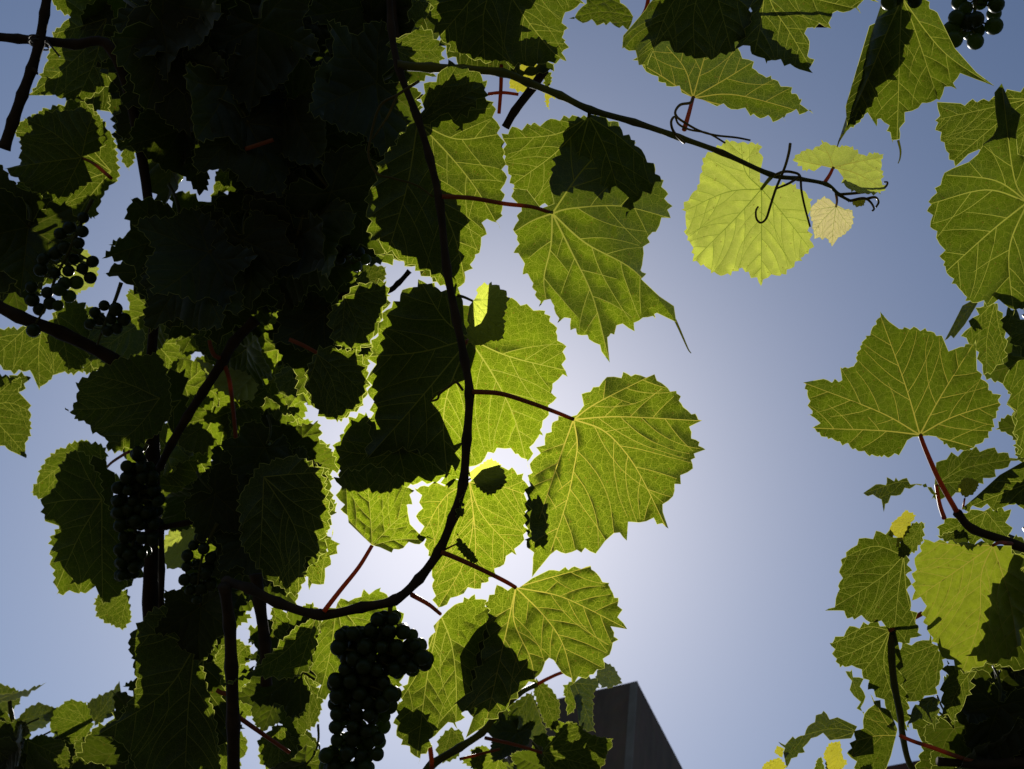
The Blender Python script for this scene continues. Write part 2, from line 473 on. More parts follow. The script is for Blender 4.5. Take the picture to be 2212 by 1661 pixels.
def build_leaf(name, pts, J, ends, to3d, mats, parent, loc, size, step=30.0, tooth=.28, seed=0, margin=1.0, vw=1.0, grid=None):
    """blade with toothed margin, child meshes for the veins and the pale margin"""
    rng = np.random.default_rng(seed + 11)
    poly = serrate(pts, step, tooth, rng)
    poly = poly[np.linalg.norm(poly - np.roll(poly, 1, 0), axis=1) > .05]
    nx = np.roll(poly, -1, 0)
    if np.sum(poly[:, 0] * nx[:, 1] - nx[:, 0] * poly[:, 1]) < 0:
        poly = poly[::-1].copy()
    mains, secs = leaf_veins(poly, J, ends, size, rng, vw)
    verts = [tuple(p) for p in poly]
    n = len(poly)
    edges = [(i, (i + 1) % n) for i in range(n)]
    faces = []
    ws = size / 330.0
    SA, SB, SW = [], [], []
    for C, w0, w1 in [(C, 1.2, .45) for C in mains] + [(C, .52, .27) for C in secs]:
        w0, w1 = w0 * vw * ws, w1 * vw * ws
        strip_edges(C, w0, w1, verts, edges)
        w = np.linspace(w0, w1, len(C))
        SA.append(C[:-1]); SB.append(C[1:]); SW.append((w[:-1] + w[1:]) / 2)
    SA, SB, SW = np.vstack(SA), np.vstack(SB), np.concatenate(SW)
    if margin:
        nxt = np.roll(poly, -1, 0); prv = np.roll(poly, 1, 0)
        t = nxt - prv; t /= np.linalg.norm(t, axis=1)[:, None] + 1e-9
        ins = poly + np.stack([-t[:, 1], t[:, 0]], 1) * .95 * margin
        ok = inside(poly, ins)
        b = len(verts)
        verts += [tuple(p) for p in ins]
        edges += [(b + i, b + (i + 1) % n) for i in range(n) if ok[i] and ok[(i + 1) % n]]
    g = grid or size / 19.0
    lo, hi = poly.min(0), poly.max(0)
    gx, gy = np.meshgrid(np.arange(lo[0], hi[0], g), np.arange(lo[1], hi[1], g * .866))
    gx[1::2] += g / 2
    G = np.stack([gx.ravel(), gy.ravel()], 1)
    G += rng.uniform(-.15, .15, G.shape) * g
    G = G[inside(poly, G)]
    verts += [tuple(p) for p in G]
    vo, eo, fo, ov, oe, of = delaunay_2d_cdt([Vector(v) for v in verts], edges, [], 0, 1e-4, False)
    P2 = np.array([(v[0], v[1]) for v in vo])
    tri = np.array([tuple(f) for f in fo])
    cen = P2[tri].mean(1)
    keep = inside(poly, cen)
    tri, cen = tri[keep], cen[keep]

    def segdist(Q, A, B, sub):
        D = B - A; L2 = (D ** 2).sum(1) + 1e-12
        res = np.empty(len(Q))
        for i in range(0, len(Q), 300):
            w = Q[i:i + 300, None] - A[None]
            tt = np.clip((w * D).sum(2) / L2, 0, 1)
            r = w - tt[..., None] * D
            res[i:i + 300] = (np.sqrt((r ** 2).sum(2)) - sub).min(1)
        return res
    isv = segdist(cen, SA, SB, SW) < 0
    rim = segdist(cen, poly, np.roll(poly, -1, 0), 0.0) < .66 * margin if margin else np.zeros(len(cen), bool)
    par = {}

    def find(x):
        while par.setdefault(x, x) != x:
            par[x] = par[par[x]]; x = par[x]
        return x
    vi = np.nonzero(isv)[0]
    for f in tri[vi]:
        a, b, c = find(int(f[0])), find(int(f[1])), find(int(f[2]))
        par[a] = b; par[find(b)] = find(c)
    root = [find(int(tri[i][0])) for i in vi]
    if root:
        main_root = max(set(root), key=root.count)
        for i, r in zip(vi, root):
            if r != main_root:
                isv[i] = False
    groups = ([tuple(f) for f in tri[~isv & ~rim]], [tuple(f) for f in tri[isv]], [tuple(f) for f in tri[rim & ~isv]])
    allv = np.vstack(mains + secs) if secs else np.vstack(mains)
    dv = np.full(len(P2), 1e9)
    for i in range(0, len(allv), 200):
        dd = np.linalg.norm(P2[:, None] - allv[None, i:i + 200], axis=2).min(1)
        dv = np.minimum(dv, dd)
    P3 = to3d(P2, dv / size)
    # keep every blade facing the same way (upper side away from the viewer)
    objs = []
    for k, (nm, mt) in enumerate((('blade', mats[0]), ('veins', mats[1]), ('margin', 'margin'))):
        fs = groups[k]
        if not fs:
            objs.append(None); continue
        used = sorted({i for f in fs for i in f}); mp = {u: i for i, u in enumerate(used)}
        me = bpy.data.meshes.new(name if k == 0 else nm)
        me.from_pydata([tuple(P3[u]) for u in used], [], [tuple(mp[i] for i in f) for f in fs])
        me.polygons.foreach_set('use_smooth', [True] * len(me.polygons))
        me.materials.append(M[mt])
        uvl = me.uv_layers.new(name='leaf')
        li = np.zeros(len(me.loops), np.int32); me.loops.foreach_get('vertex_index', li)
        uvs = (P2[used] / 100.0 + seed * 1.37)[li]
        uvl.data.foreach_set('uv', uvs.astype(np.float32).ravel())
        o = bpy.data.objects.new(name if k == 0 else nm, me); COL.objects.link(o)
        if k == 0:
            o.parent = parent; o.location = loc
        else:
            o.parent = objs[0]
        objs.append(o)
    return objs[0]


LEAFN = [0]


def traced_leaf(vine, base, pts, J, ends, d, tilt=(0, 0), mat='leaf', vein='vein', bulge=.010, step=30.0, tooth=.28,
                folds=(), petiole=None, shade=None, corr=.0045, pmat='petiole', pr=.0019, vw=1.0, margin=1.0):
    """leaf whose margin was measured from the photograph, standing at its own depth with its own slope"""
    LEAFN[0] += 1; seed = LEAFN[0]
    pts = list(pts)
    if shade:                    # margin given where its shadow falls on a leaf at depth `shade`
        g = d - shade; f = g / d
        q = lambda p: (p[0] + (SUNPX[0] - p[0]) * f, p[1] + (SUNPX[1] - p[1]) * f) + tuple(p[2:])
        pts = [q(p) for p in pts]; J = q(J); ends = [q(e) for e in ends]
        mat = 'old'  # shadow-casting leaves take the leaf colour darkened to deepen the shade
    A = np.array([p[:2] for p in pts]); size = float(np.ptp(A, axis=0).max())
    ph = RNG.uniform(0, 6.28, 4)
    Jw = unproj(J[0], J[1], d)

    def to3d(P, dv):
        dx, dy = (P[:, 0] - J[0]) / 1000, (P[:, 1] - J[1]) / 1000
        dep = d * (1 + tilt[0] * dx + tilt[1] * dy)
        r2 = ((P[:, 0] - J[0]) ** 2 + (P[:, 1] - J[1]) ** 2) / 300.0 ** 2
        dep = dep - bulge * r2
        dep = dep + corr * (1 - np.exp(-(dv / .028) ** 2)) * (size / 330)
        dep = dep + .0055 * np.sin(P[:, 0] / 61 + ph[0]) * np.sin(P[:, 1] / 53 + ph[1]) + .0015 * np.sin(P[:, 0] / 23 + ph[2]) * np.sin(P[:, 1] / 27 + ph[3])
        for (x0, y0, x1, y1, k) in folds:        # crease: everything on the left of the line bends away
            L = math.hypot(x1 - x0, y1 - y0)
            sdist = ((x1 - x0) * (P[:, 1] - y0) - (y1 - y0) * (P[:, 0] - x0)) / L
            dep = dep + k * np.maximum(0, sdist) / 1000 * (1 - np.exp(-np.maximum(0, sdist) / 8))
        return unproj(P[:, 0], P[:, 1], dep) - Jw

    o = build_leaf('leaf', pts, J, ends, to3d, (mat, vein), vine, tuple(Jw - np.array(base)), size, step, tooth, seed, margin=margin, vw=vw)
    if petiole:
        path = [(J[0], J[1], d - .0012)] + [(p[0], p[1], p[2] if len(p) > 2 else d) for p in petiole]
        C = catmull(px_path(path), 6) - Jw
        V, Fc = tube(C, np.linspace(pr * .85, pr * 1.15, len(C)), 8)
        mesh_obj('petiole', V, Fc, pmat, o)
    return o

# ------------------------------------------------------------------ ground
gv = [(-400, -400, 0), (400, -400, 0), (400, 400, 0), (-400, 400, 0)]
gnd = mesh_obj('ground', gv, [(0, 1, 2, 3)], 'ground', smooth=False)
gnd['kind'] = 'structure'

# ------------------------------------------------------------------ tower beyond the vines
HT = 7.0


def at_height(x, y, z):
    r = unproj(x, y, 1.0) - EYE
    return EYE + r * ((z - EYE[2]) / r[2])


zc = EYE[2] + HT
c0 = at_height(1376, 1471, zc)
cl = at_height(1210, 1508, zc); cr_ = at_height(1475, 1661, zc)
dl = (cl - c0)[:2]; dl = dl / np.linalg.norm(dl)
dr = (cr_ - c0)[:2]; dr = dr / np.linalg.norm(dr)
wl, wr = 1.28, 2.2
cor = [c0[:2], c0[:2] + dl * wl, c0[:2] + dl * wl + dr * wr, c0[:2] + dr * wr]
ctr = sum(cor) / 4
tower = empty('concrete_tower', (ctr[0], ctr[1], 0), 'dark streaked concrete tower corner rising behind the vine leaves', 'tower')


def prism(corners, z0, z1):
    n = len(corners)
    V = [(c[0] - ctr[0], c[1] - ctr[1], z0) for c in corners] + [(c[0] - ctr[0], c[1] - ctr[1], z1) for c in corners]
    Fc = [(i, (i + 1) % n, n + (i + 1) % n, n + i) for i in range(n)] + [tuple(range(n))[::-1], tuple(range(n, 2 * n))]
    return V, Fc


V, Fc = prism(cor, 0, zc); mesh_obj('wall', V, Fc, 'concrete', tower, smooth=False)
o1 = c0[:2] - (dl + dr) * .004
V, Fc = prism([o1, o1 + dl * .07, o1 + dl * .07 + dr * .02, o1 + dr * .02], 0, zc - .002)
mesh_obj('corner_strip', V, Fc, 'strip', tower, smooth=False)

# roof edge far off, beyond the lower leaves
zr = EYE[2] + 3.6
ra = at_height(1900, 1658, zr); rb = at_height(2030, 1634, zr)
rd = (rb - ra); rd /= np.linalg.norm(rd)
ra2 = ra - rd * .4; rb2 = rb + rd * 3.0
rc = (ra2 + rb2) / 2; nrm = np.array([-rd[1], rd[0], 0]); nrm = nrm if nrm @ (rc - EYE) > 0 else -nrm
house = empty('garden_house', (rc[0], rc[1], 0), 'low building with reddish brown eaves board behind the foliage', 'building')
rel = lambda p: tuple(np.array(p) - np.array((rc[0], rc[1], 0)))


def boxrel(a, b, depth, z0, z1, off=0.0):
    a = np.array([a[0], a[1], 0]) + nrm * off; b = np.array([b[0], b[1], 0]) + nrm * off
    q = [a, b, b + nrm * depth, a + nrm * depth]
    V = [rel((p[0], p[1], z0)) for p in q] + [rel((p[0], p[1], z1)) for p in q]
    return V, [(0, 1, 5, 4), (1, 2, 6, 5), (2, 3, 7, 6), (3, 0, 4, 7), (3, 2, 1, 0), (4, 5, 6, 7)]


V, Fc = boxrel(ra2, rb2, 2.5, 0, zr - .16, .25); mesh_obj('wall', V, Fc, 'concrete', house, smooth=False)
V, Fc = boxrel(ra2 - rd * .2, rb2 + rd * .2, 3.0, zr - .155, zr); mesh_obj('eaves_board', V, Fc, 'roofwood', house, smooth=False)

# ------------------------------------------------------------------ the vines
BASE = {}
VINE = {}


def vine(key, loc, label):
    BASE[key] = np.array(loc, float)
    VINE[key] = empty('grapevine', loc, label, 'grapevine')


def ground_below(x, y, d):
    p = unproj(x, y, d); return (p[0], p[1], 0.0)


vine('main', ground_below(470, 1900, 1.0), 'grapevine with thick arching cane, broad sunlit leaves and slender green shoot')
vine('top', ground_below(2420, 60, 1.05), 'grapevine shoot with large half-shaded drooping leaves above the green shoot tip')
vine('right', ground_below(2330, 1750, 1.1), 'grapevine bearing a star-shaped leaf on a long red stalk')
vine('left', ground_below(360, 1950, 1.35), 'dense grapevine of nearly black overlapping leaves around wooden stake and woody canes')
vine('back', ground_below(1000, 1900, 1.45), 'grapevine with soft small leaves and red stalks in front of concrete tower')
vine('low', ground_below(40, 1900, 1.8), 'bushy grapevine with blurred green leaves below the open patch of sky')


def L(key, *a, **k):
    return traced_leaf(VINE[key], BASE[key], *a, **k)


def cane(key, pts, r0, r1, mat='cane', name='cane', nodes=.22, sides=9, n=6, world=False):
    return tube_obj(name, pts, r0, r1, mat, VINE[key], BASE[key], sides=sides, n=n, nodes=nodes, world=world)


def trunk(key, top, r0=.016, r1=.010):
    """woody stem from the ground up to the first measured point of a cane"""
    p = px_path([top])[0]; b = BASE[key]
    q = [(b[0], b[1], -.02), (b[0] + .03, b[1] - .02, p[2] * .35), (b[0] * .6 + p[0] * .4, b[1] * .6 + p[1] * .4, p[2] * .75), tuple(p)]
    return cane(key, q, r0, r1, 'bark', 'trunk', .1, world=True)


# ---- main vine: canes
trunk('main', (505, 1700, 1.02), .018, .0075)
cane('main', [(505, 1700, 1.02), (504, 1560, 1.0), (500, 1440, .98), (496, 1350, .97), (485, 1265, .95)], .0060, .0050)
cane('main', [(488, 1256, .962), (540, 1272, .94), (600, 1302, .93), (690, 1328, .92), (780, 1312, .91), (852, 1296, .90), (905, 1250, .90), (948, 1190, .90),
              (978, 1118, .90), (1000, 1045, .90), (1008, 950, .90), (1014, 850, .90), (1004, 780, .905), (986, 690, .91), (965, 580, .915), (950, 440, .92), (928, 340, .925), (900, 250, .93), (862, 150, .94), (845, 60, .95), (840, -60, .96)], .0041, .0028, nodes=.34)
cane('main', [(858, 142, .94), (930, 146, .945), (1000, 150, .95), (1085, 157, .95), (1140, 178, .95), (1210, 206, .95), (1275, 237, .95), (1370, 264, .945), (1465, 296, .94), (1560, 330, .94), (1665, 377, .94), (1725, 386, .94), (1785, 398, .945), (1812, 420, .95), (1836, 434, .95)], .0040, .0012, 'shoot', 'shoot', nodes=.30)
# ---- main vine: tendrils
for pts in ([(1470, 300, .938), (1478, 308, .932), (1466, 297, .928), (1453, 280, .925), (1450, 262, .925), (1458, 252, .926), (1466, 268, .93), (1490, 280, .932), (1530, 288, .934), (1567, 309, .935)],
            [(1497, 212, .95), (1491, 222, .945), (1470, 226, .94), (1459, 240, .935), (1462, 252, .932), (1478, 264, .93), (1510, 282, .93), (1545, 292, .93), (1590, 297, .93), (1621, 303, .93)],
            [(1672, 379, .938), (1692, 371, .93), (1712, 372, .928), (1728, 380, .928), (1731, 410, .928), (1738, 445, .928), (1750, 490, .93)],
            [(1728, 380, .928), (1706, 395, .925), (1676, 408, .922)],
            [(1707, 310, .925), (1704, 330, .922), (1695, 362, .92), (1676, 408, .92), (1664, 445, .92), (1655, 472, .92), (1643, 481, .92), (1634, 472, .92), (1633, 455, .92), (1638, 446, .92)],
            [(1812, 420, .95), (1850, 417, .945), (1900, 410, .94), (1914, 402, .94), (1917, 394, .94), (1910, 393, .94)],
            [(1836, 434, .95), (1865, 428, .945), (1880, 436, .942), (1888, 450, .94), (1884, 456, .94)],
            [(1870, 430, .945), (1890, 426, .942), (1898, 436, .94), (1892, 448, .94)],
            [(1000, 843, .893), (985, 825, .89), (970, 835, .888), (950, 850, .888), (945, 862, .888), (930, 866, .888), (937, 858, .888)],
            [(905, 175, .925), (858, 205, .92), (820, 230, .92), (800, 300, .92), (797, 340, .92), (815, 375, .92), (850, 385, .92), (900, 400, .92), (935, 425, .92)],
            [(858, 205, .92), (838, 250, .918), (805, 300, .918)]):
    tube_obj('tendril', pts, .0013, .0008, 'tendril', VINE['main'], BASE['main'], sides=6, n=5)

# ---- main vine: leaves
L('main', [(1197, 440, 0), (1186, 393), (1189, 366), (1207, 320), (1224, 271), (1261, 248), (1287, 246), (1306, 248), (1336, 263), (1352, 296), (1374, 308), (1384, 336), (1414, 354), (1434, 389),
           (1444, 419), (1449, 471), (1417, 501), (1402, 509), (1404, 524), (1389, 560), (1391, 608, 0), (1425, 640, 0), (1456, 661, 0), (1461, 696, 0), (1419, 676), (1416, 689), (1389, 686), (1371, 716), (1332, 703, 0), (1327, 723), (1312, 729, 0), (1317, 783, 0),
           (1299, 759), (1272, 733), (1247, 723), (1219, 686, 0), (1204, 698), (1189, 646), (1164, 663), (1149, 620), (1141, 593), (1129, 593), (1123, 553), (1109, 546), (1116, 518), (1108, 496), (1116, 466), (1126, 447, 0), (1104, 425), (1106, 406, 0), (1139, 410, 0), (1169, 450, 0)],
  (1193, 461), [[(1260, 365), (1340, 290)], [(1235, 450), (1340, 445), (1449, 471)], [(1265, 525), (1370, 585), (1450, 680)], [(1235, 545), (1280, 640), (1315, 775)], [(1190, 530), (1175, 600), (1180, 650)], (1112, 500)],
  .935, (.10, -.12), bulge=.012, vein='vein', folds=[(1462, 700, 1380, 600, .35)], petiole=[(1150, 447, .925), (1090, 440, .92), (1020, 428, .918), (955, 424, .918)])
for pts in ([(1458, 690, .95), (1468, 712, .95), (1478, 735, .95), (1487, 755, .95), (1493, 763, .95)], [(1940, 303, .965), (1945, 325, .965), (1944, 342, .965), (1940, 353, .965)], [(1820, 290, .955), (1813, 303, .955), (1808, 318, .955)]):
    tube_obj('dry_leaf_tip', pts, .0012, .0004, 'margin', VINE['main'] if pts[0][0] < 1500 else VINE['top'], BASE['main'] if pts[0][0] < 1500 else BASE['top'], sides=5, n=4)
# leaf behind it, lighting up between the shoot and the shaded one
L('main', [(1083, 288), (1106, 273), (1139, 266), (1189, 256), (1236, 248), (1272, 246, 0), (1310, 255), (1339, 273), (1359, 290), (1372, 303), (1386, 323), (1412, 352), (1434, 393), (1382, 430), (1352, 473), (1346, 415, 0), (1330, 402), (1296, 440), (1262, 424), (1229, 443), (1199, 456), (1150, 440), (1110, 420), (1098, 376), (1080, 330)],
  (1272, 252), [[(1200, 290), (1084, 300)], [(1200, 330), (1105, 400)], [(1250, 340), (1235, 440)], [(1310, 330), (1352, 470)], [(1330, 290), (1400, 350)]], .975, (-.05, .05), petiole=[(1274, 242, .955)], pr=.0016, pmat='shoot')
L('main', [(1067, 220), (1072, 236), (1081, 276), (1091, 330), (1096, 383), (1091, 420), (1086, 466), (1082, 500), (1052, 473), (1052, 506), (1036, 546), (1027, 555), (1022, 580), (1004, 610), (985, 640), (930, 600), (860, 560), (800, 520), (786, 433), (830, 330), (880, 270, 0), (902, 262, 0), (930, 225), (980, 185), (1040, 200)],
  (902, 263), [[(985, 300), (1080, 290)], [(975, 340), (1030, 410), (1080, 495)], [(940, 400), (985, 520), (1004, 605)], [(880, 400), (840, 540)], (1000, 190)], .955, (.06, .04), petiole=[(890, 235, .94)])
L('main', [(1067, 215), (1030, 253), (1000, 280), (983, 277), (975, 245), (945, 265), (930, 285), (912, 300, 0), (922, 350, 0), (930, 367, 0), (953, 393), (983, 423), (996, 443), (1016, 473), (993, 510), (1004, 545), (985, 600), (930, 585), (820, 520), (800, 433), (840, 300), (900, 230), (980, 175)],
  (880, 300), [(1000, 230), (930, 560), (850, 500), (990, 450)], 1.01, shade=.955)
L('main', [(1055, 625, 0), (1052, 660, 0), (1050, 690, 0), (1038, 712, 0), (1015, 725, 0), (1003, 700, 0), (1000, 650, 0), (985, 610), (953, 630), (939, 610), (903, 603), (869, 626), (849, 650), (826, 676), (799, 753), (793, 846), (798, 886), (796, 936), (780, 1003), (820, 985), (880, 975), (930, 985), (966, 1056), (1000, 1040), (1040, 1000), (1079, 968), (1113, 981), (1126, 989), (1143, 1016),
           (1159, 949), (1173, 941), (1171, 923), (1186, 896), (1203, 859), (1194, 829), (1226, 814), (1223, 776), (1224, 748), (1204, 724), (1204, 708), (1178, 671), (1138, 656), (1106, 643), (1085, 630)],
  (1014, 732), [[(900, 870), (785, 1000)], [(960, 880), (968, 1050)], [(1065, 810), (1110, 900), (1140, 1010)], [(1100, 770), (1222, 800)], [(910, 760), (800, 770)], [(960, 690), (910, 610)]],
  .955, (-.05, .05), bulge=.008, petiole=[(1004, 742, .915)], pr=.0016)
L('main', [(850, 650), (903, 610), (950, 620), (1020, 640, 0), (1028, 760, 0), (1012, 818, 0), (1000, 822, 0), (960, 840, 0), (930, 866, 0), (950, 890, 0), (970, 937, 0), (980, 960, 0), (1000, 953), (990, 1030), (930, 975), (810, 980), (805, 900), (800, 800)],
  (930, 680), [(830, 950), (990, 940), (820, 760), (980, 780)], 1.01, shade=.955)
L('main', [(1027, 643), (1032, 616), (1062, 608), (1079, 616), (1094, 628), (1102, 643), (1092, 676), (1091, 703), (1089, 733), (1051, 740), (1041, 753), (1009, 740), (1006, 713), (1009, 693, 0), (1014, 660, 0)],
  (1021, 650), [(1045, 745), (1090, 720), (1095, 640), (1008, 735)], .915, mat='young', vein='vein_dark', step=14, petiole=[(1003, 642, .91), (988, 638, .908)], pr=.0012, pmat='shoot')
L('main', [(1014, 1042, 0), (1040, 1015, 0), (1075, 1005), (1106, 1009), (1131, 1022), (1143, 1052), (1141, 1121), (1133, 1166), (1116, 1199), (1102, 1196), (1089, 1219), (1056, 1256), (1039, 1272), (1002, 1282), (966, 1306), (941, 1322), (933, 1266), (925, 1200), (906, 1153), (898, 1115), (905, 1085), (893, 1052), (940, 1040), (980, 1034, 0)],
  (1014, 1042), [[(1040, 1110), (1110, 1190)], [(1022, 1130), (1000, 1220), (945, 1315)], [(1080, 1050), (1140, 1070)], [(960, 1075), (915, 1150)], (1025, 1270)], .97, (.04, .06), vein='vein_red')
L('main', [(1246, 896, 0), (1261, 876, 0), (1256, 851), (1281, 836), (1311, 814), (1346, 803), (1372, 808), (1414, 808), (1437, 833), (1461, 844), (1471, 856), (1476, 879), (1502, 893), (1517, 908, 0), (1489, 922, 0), (1494, 933), (1524, 971, 0), (1499, 980, 0), (1502, 989), (1497, 1012), (1471, 1046), (1454, 1072), (1432, 1106, 0), (1444, 1142), (1419, 1133), (1381, 1129, 0), (1357, 1127, 0), (1354, 1168), (1326, 1152, 0), (1307, 1169, 0), (1287, 1196), (1256, 1194), (1222, 1196),
           (1189, 1198, 0), (1149, 1247, 0), (1151, 1216), (1138, 1182), (1133, 1166), (1144, 1129), (1134, 1087), (1144, 1002), (1158, 966), (1179, 936), (1193, 913), (1206, 898, 0), (1225, 902, 0)],
  (1239, 906), [[(1340, 900), (1515, 909)], [(1300, 928), (1345, 970), (1385, 1030), (1438, 1138)], [(1247, 960), (1240, 1010), (1225, 1080), (1190, 1190)], [(1205, 1000), (1165, 1120)], [(1290, 870), (1405, 812)]],
  .915, (.08, -.04), bulge=.012, folds=[(1239, 906, 1178, 1190, -.22)], vein='vein_red', petiole=[(1200, 890, .908), (1140, 868, .90), (1080, 850, .897), (1020, 846, .897)])
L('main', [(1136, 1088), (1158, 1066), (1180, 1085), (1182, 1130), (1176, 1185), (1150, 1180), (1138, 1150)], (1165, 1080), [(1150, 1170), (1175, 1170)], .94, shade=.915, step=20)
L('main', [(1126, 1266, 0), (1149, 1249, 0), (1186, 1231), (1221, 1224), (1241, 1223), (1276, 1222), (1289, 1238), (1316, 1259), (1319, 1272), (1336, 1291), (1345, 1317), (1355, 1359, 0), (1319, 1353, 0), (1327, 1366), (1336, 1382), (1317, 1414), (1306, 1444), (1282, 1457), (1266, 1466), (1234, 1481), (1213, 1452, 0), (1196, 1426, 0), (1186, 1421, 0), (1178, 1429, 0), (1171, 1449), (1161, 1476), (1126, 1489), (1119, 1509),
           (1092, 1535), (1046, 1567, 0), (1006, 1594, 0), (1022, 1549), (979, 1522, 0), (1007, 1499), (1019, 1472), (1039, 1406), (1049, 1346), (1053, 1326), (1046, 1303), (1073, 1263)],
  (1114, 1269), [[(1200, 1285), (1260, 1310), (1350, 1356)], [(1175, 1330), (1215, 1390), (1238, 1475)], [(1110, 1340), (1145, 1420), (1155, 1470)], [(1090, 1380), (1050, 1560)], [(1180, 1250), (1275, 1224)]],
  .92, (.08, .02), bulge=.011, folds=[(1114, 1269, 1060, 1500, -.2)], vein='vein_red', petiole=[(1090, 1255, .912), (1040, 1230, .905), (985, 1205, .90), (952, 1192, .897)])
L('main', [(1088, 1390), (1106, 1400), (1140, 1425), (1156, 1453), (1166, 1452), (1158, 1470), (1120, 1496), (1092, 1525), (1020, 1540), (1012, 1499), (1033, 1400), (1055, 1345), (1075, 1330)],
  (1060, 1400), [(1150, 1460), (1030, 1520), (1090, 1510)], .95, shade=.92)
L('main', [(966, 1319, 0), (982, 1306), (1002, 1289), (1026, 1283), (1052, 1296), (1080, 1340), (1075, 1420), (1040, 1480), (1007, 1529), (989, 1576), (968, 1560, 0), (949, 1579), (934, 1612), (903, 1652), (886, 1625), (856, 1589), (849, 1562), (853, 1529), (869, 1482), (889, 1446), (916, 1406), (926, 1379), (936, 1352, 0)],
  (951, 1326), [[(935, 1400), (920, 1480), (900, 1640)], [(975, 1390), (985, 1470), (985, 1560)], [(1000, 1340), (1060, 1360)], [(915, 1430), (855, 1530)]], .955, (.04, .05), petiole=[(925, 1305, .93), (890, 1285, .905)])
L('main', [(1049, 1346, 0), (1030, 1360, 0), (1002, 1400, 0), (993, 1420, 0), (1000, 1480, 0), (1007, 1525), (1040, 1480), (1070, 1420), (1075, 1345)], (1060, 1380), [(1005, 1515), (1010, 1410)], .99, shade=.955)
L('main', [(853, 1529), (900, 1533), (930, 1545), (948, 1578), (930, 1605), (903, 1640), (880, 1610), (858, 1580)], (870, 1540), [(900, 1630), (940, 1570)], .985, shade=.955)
# dark folded leaf under the arch
L('main', [(804, 1178, 0), (820, 1182, 0), (846, 1194), (906, 1176), (939, 1166, 0), (909, 1156, 0), (886, 1132, 0), (881, 1106), (895, 1060), (860, 1020), (800, 1000), (720, 1030), (735, 1100), (753, 1129, 0), (785, 1160, 0)],
  (804, 1178), [[(850, 1130), (880, 1110)], [(800, 1110), (790, 1010)], [(860, 1165), (935, 1166)], (740, 1110)], .925, (.0, .35), vein='vein', petiole=[(775, 1225, .92), (735, 1275, .915), (700, 1320, .915)])
L('main', [(706, 1312), (736, 1292), (766, 1292), (786, 1272), (823, 1269), (836, 1284), (873, 1325), (880, 1400), (870, 1480), (800, 1530), (730, 1500), (703, 1512), (684, 1509), (679, 1472), (669, 1422), (679, 1399), (690, 1350)],
  (728, 1300), [[(715, 1400), (692, 1500)], [(790, 1380), (850, 1480)], (830, 1290), (760, 1510)], .985, (.03, .05))
L('main', [(668, 1275), (650, 1240), (690, 1200), (720, 1140), (735, 1175), (715, 1220), (700, 1262)], (690, 1280), [(722, 1145), (655, 1235)], .96, (.3, .2))
# small curled leaf beside the sun
L('main', [(1018, 1036, 0), (1012, 1022, 0), (1030, 1008), (1044, 998), (1060, 988), (1078, 998), (1090, 1016), (1094, 1040), (1080, 1052), (1060, 1068), (1042, 1060)], (1016, 1034), [(1085, 1015), (1060, 1065), (1050, 995)], .925, mat='young', vein='vein_dark', step=11, petiole=[(1004, 1040, .905)], pr=.0008, pmat='shoot')
L('main', [(1022, 1045), (1035, 1043), (1060, 1040), (1080, 1030), (1092, 1020), (1096, 1042), (1084, 1056), (1062, 1072), (1045, 1066)], (1020, 1042), [(1060, 1068), (1090, 1045)], .935, step=11)
L('main', [(983, 1176), (990, 1158), (985, 1150), (1015, 1185), (1030, 1200), (1034, 1222), (1010, 1210), (995, 1195)], (984, 1176), [(1032, 1218), (1010, 1185)], .905, step=10, petiole=[(955, 1190, .9)], pr=.0008)
L('main', [(982, 1100), (1004, 1090), (990, 1078), (1010, 1055, 0), (992, 1080), (1008, 1110), (985, 1122)], (978, 1108), [(1005, 1100), (1003, 1072)], .895, step=10)
# pale leaf by the tendrils and the young tip
L('main', [(1642, 393, 0), (1642, 373, 0), (1649, 340), (1640, 306), (1605, 306), (1569, 301), (1549, 313), (1517, 341), (1512, 376), (1506, 400), (1496, 416), (1477, 436), (1472, 453), (1481, 476), (1477, 500), (1484, 519), (1494, 530), (1496, 565), (1524, 576), (1536, 591), (1557, 596), (1579, 596), (1603, 578, 0), (1610, 588), (1644, 618), (1659, 600), (1686, 596), (1699, 593), (1716, 576), (1737, 553), (1759, 533), (1756, 506), (1749, 483), (1752, 450), (1756, 430), (1739, 413), (1719, 396), (1690, 392), (1668, 402, 0)],
  (1645, 408), [[(1590, 470), (1500, 560)], [(1645, 500), (1644, 610)], [(1690, 460), (1748, 535)], [(1570, 415), (1480, 455)], [(1610, 370), (1600, 306)]], .975, (.05, .03), mat='young', vein='vein_dark', bulge=.008, step=19, petiole=[(1655, 395, .96), (1668, 380, .942)], pr=.0016, pmat='shoot')
L('main', [(1775, 358, 0), (1759, 370), (1742, 371), (1722, 358), (1712, 346), (1717, 335), (1742, 321), (1772, 313), (1774, 301), (1802, 313), (1842, 315), (1859, 333), (1889, 328), (1909, 333), (1905, 356), (1910, 380), (1905, 393), (1915, 410), (1902, 420), (1875, 420), (1839, 415), (1829, 405), (1817, 396), (1819, 380, 0), (1809, 366, 0)],
  (1800, 361), [[(1850, 375), (1905, 405)], [(1850, 350), (1905, 340)], [(1790, 335), (1775, 306)], (1720, 345), (1845, 412)], .95, (.1, -.5), mat='young', vein='vein_red', step=13, petiole=[(1792, 378, .948), (1780, 396, .945)], pr=.0015)
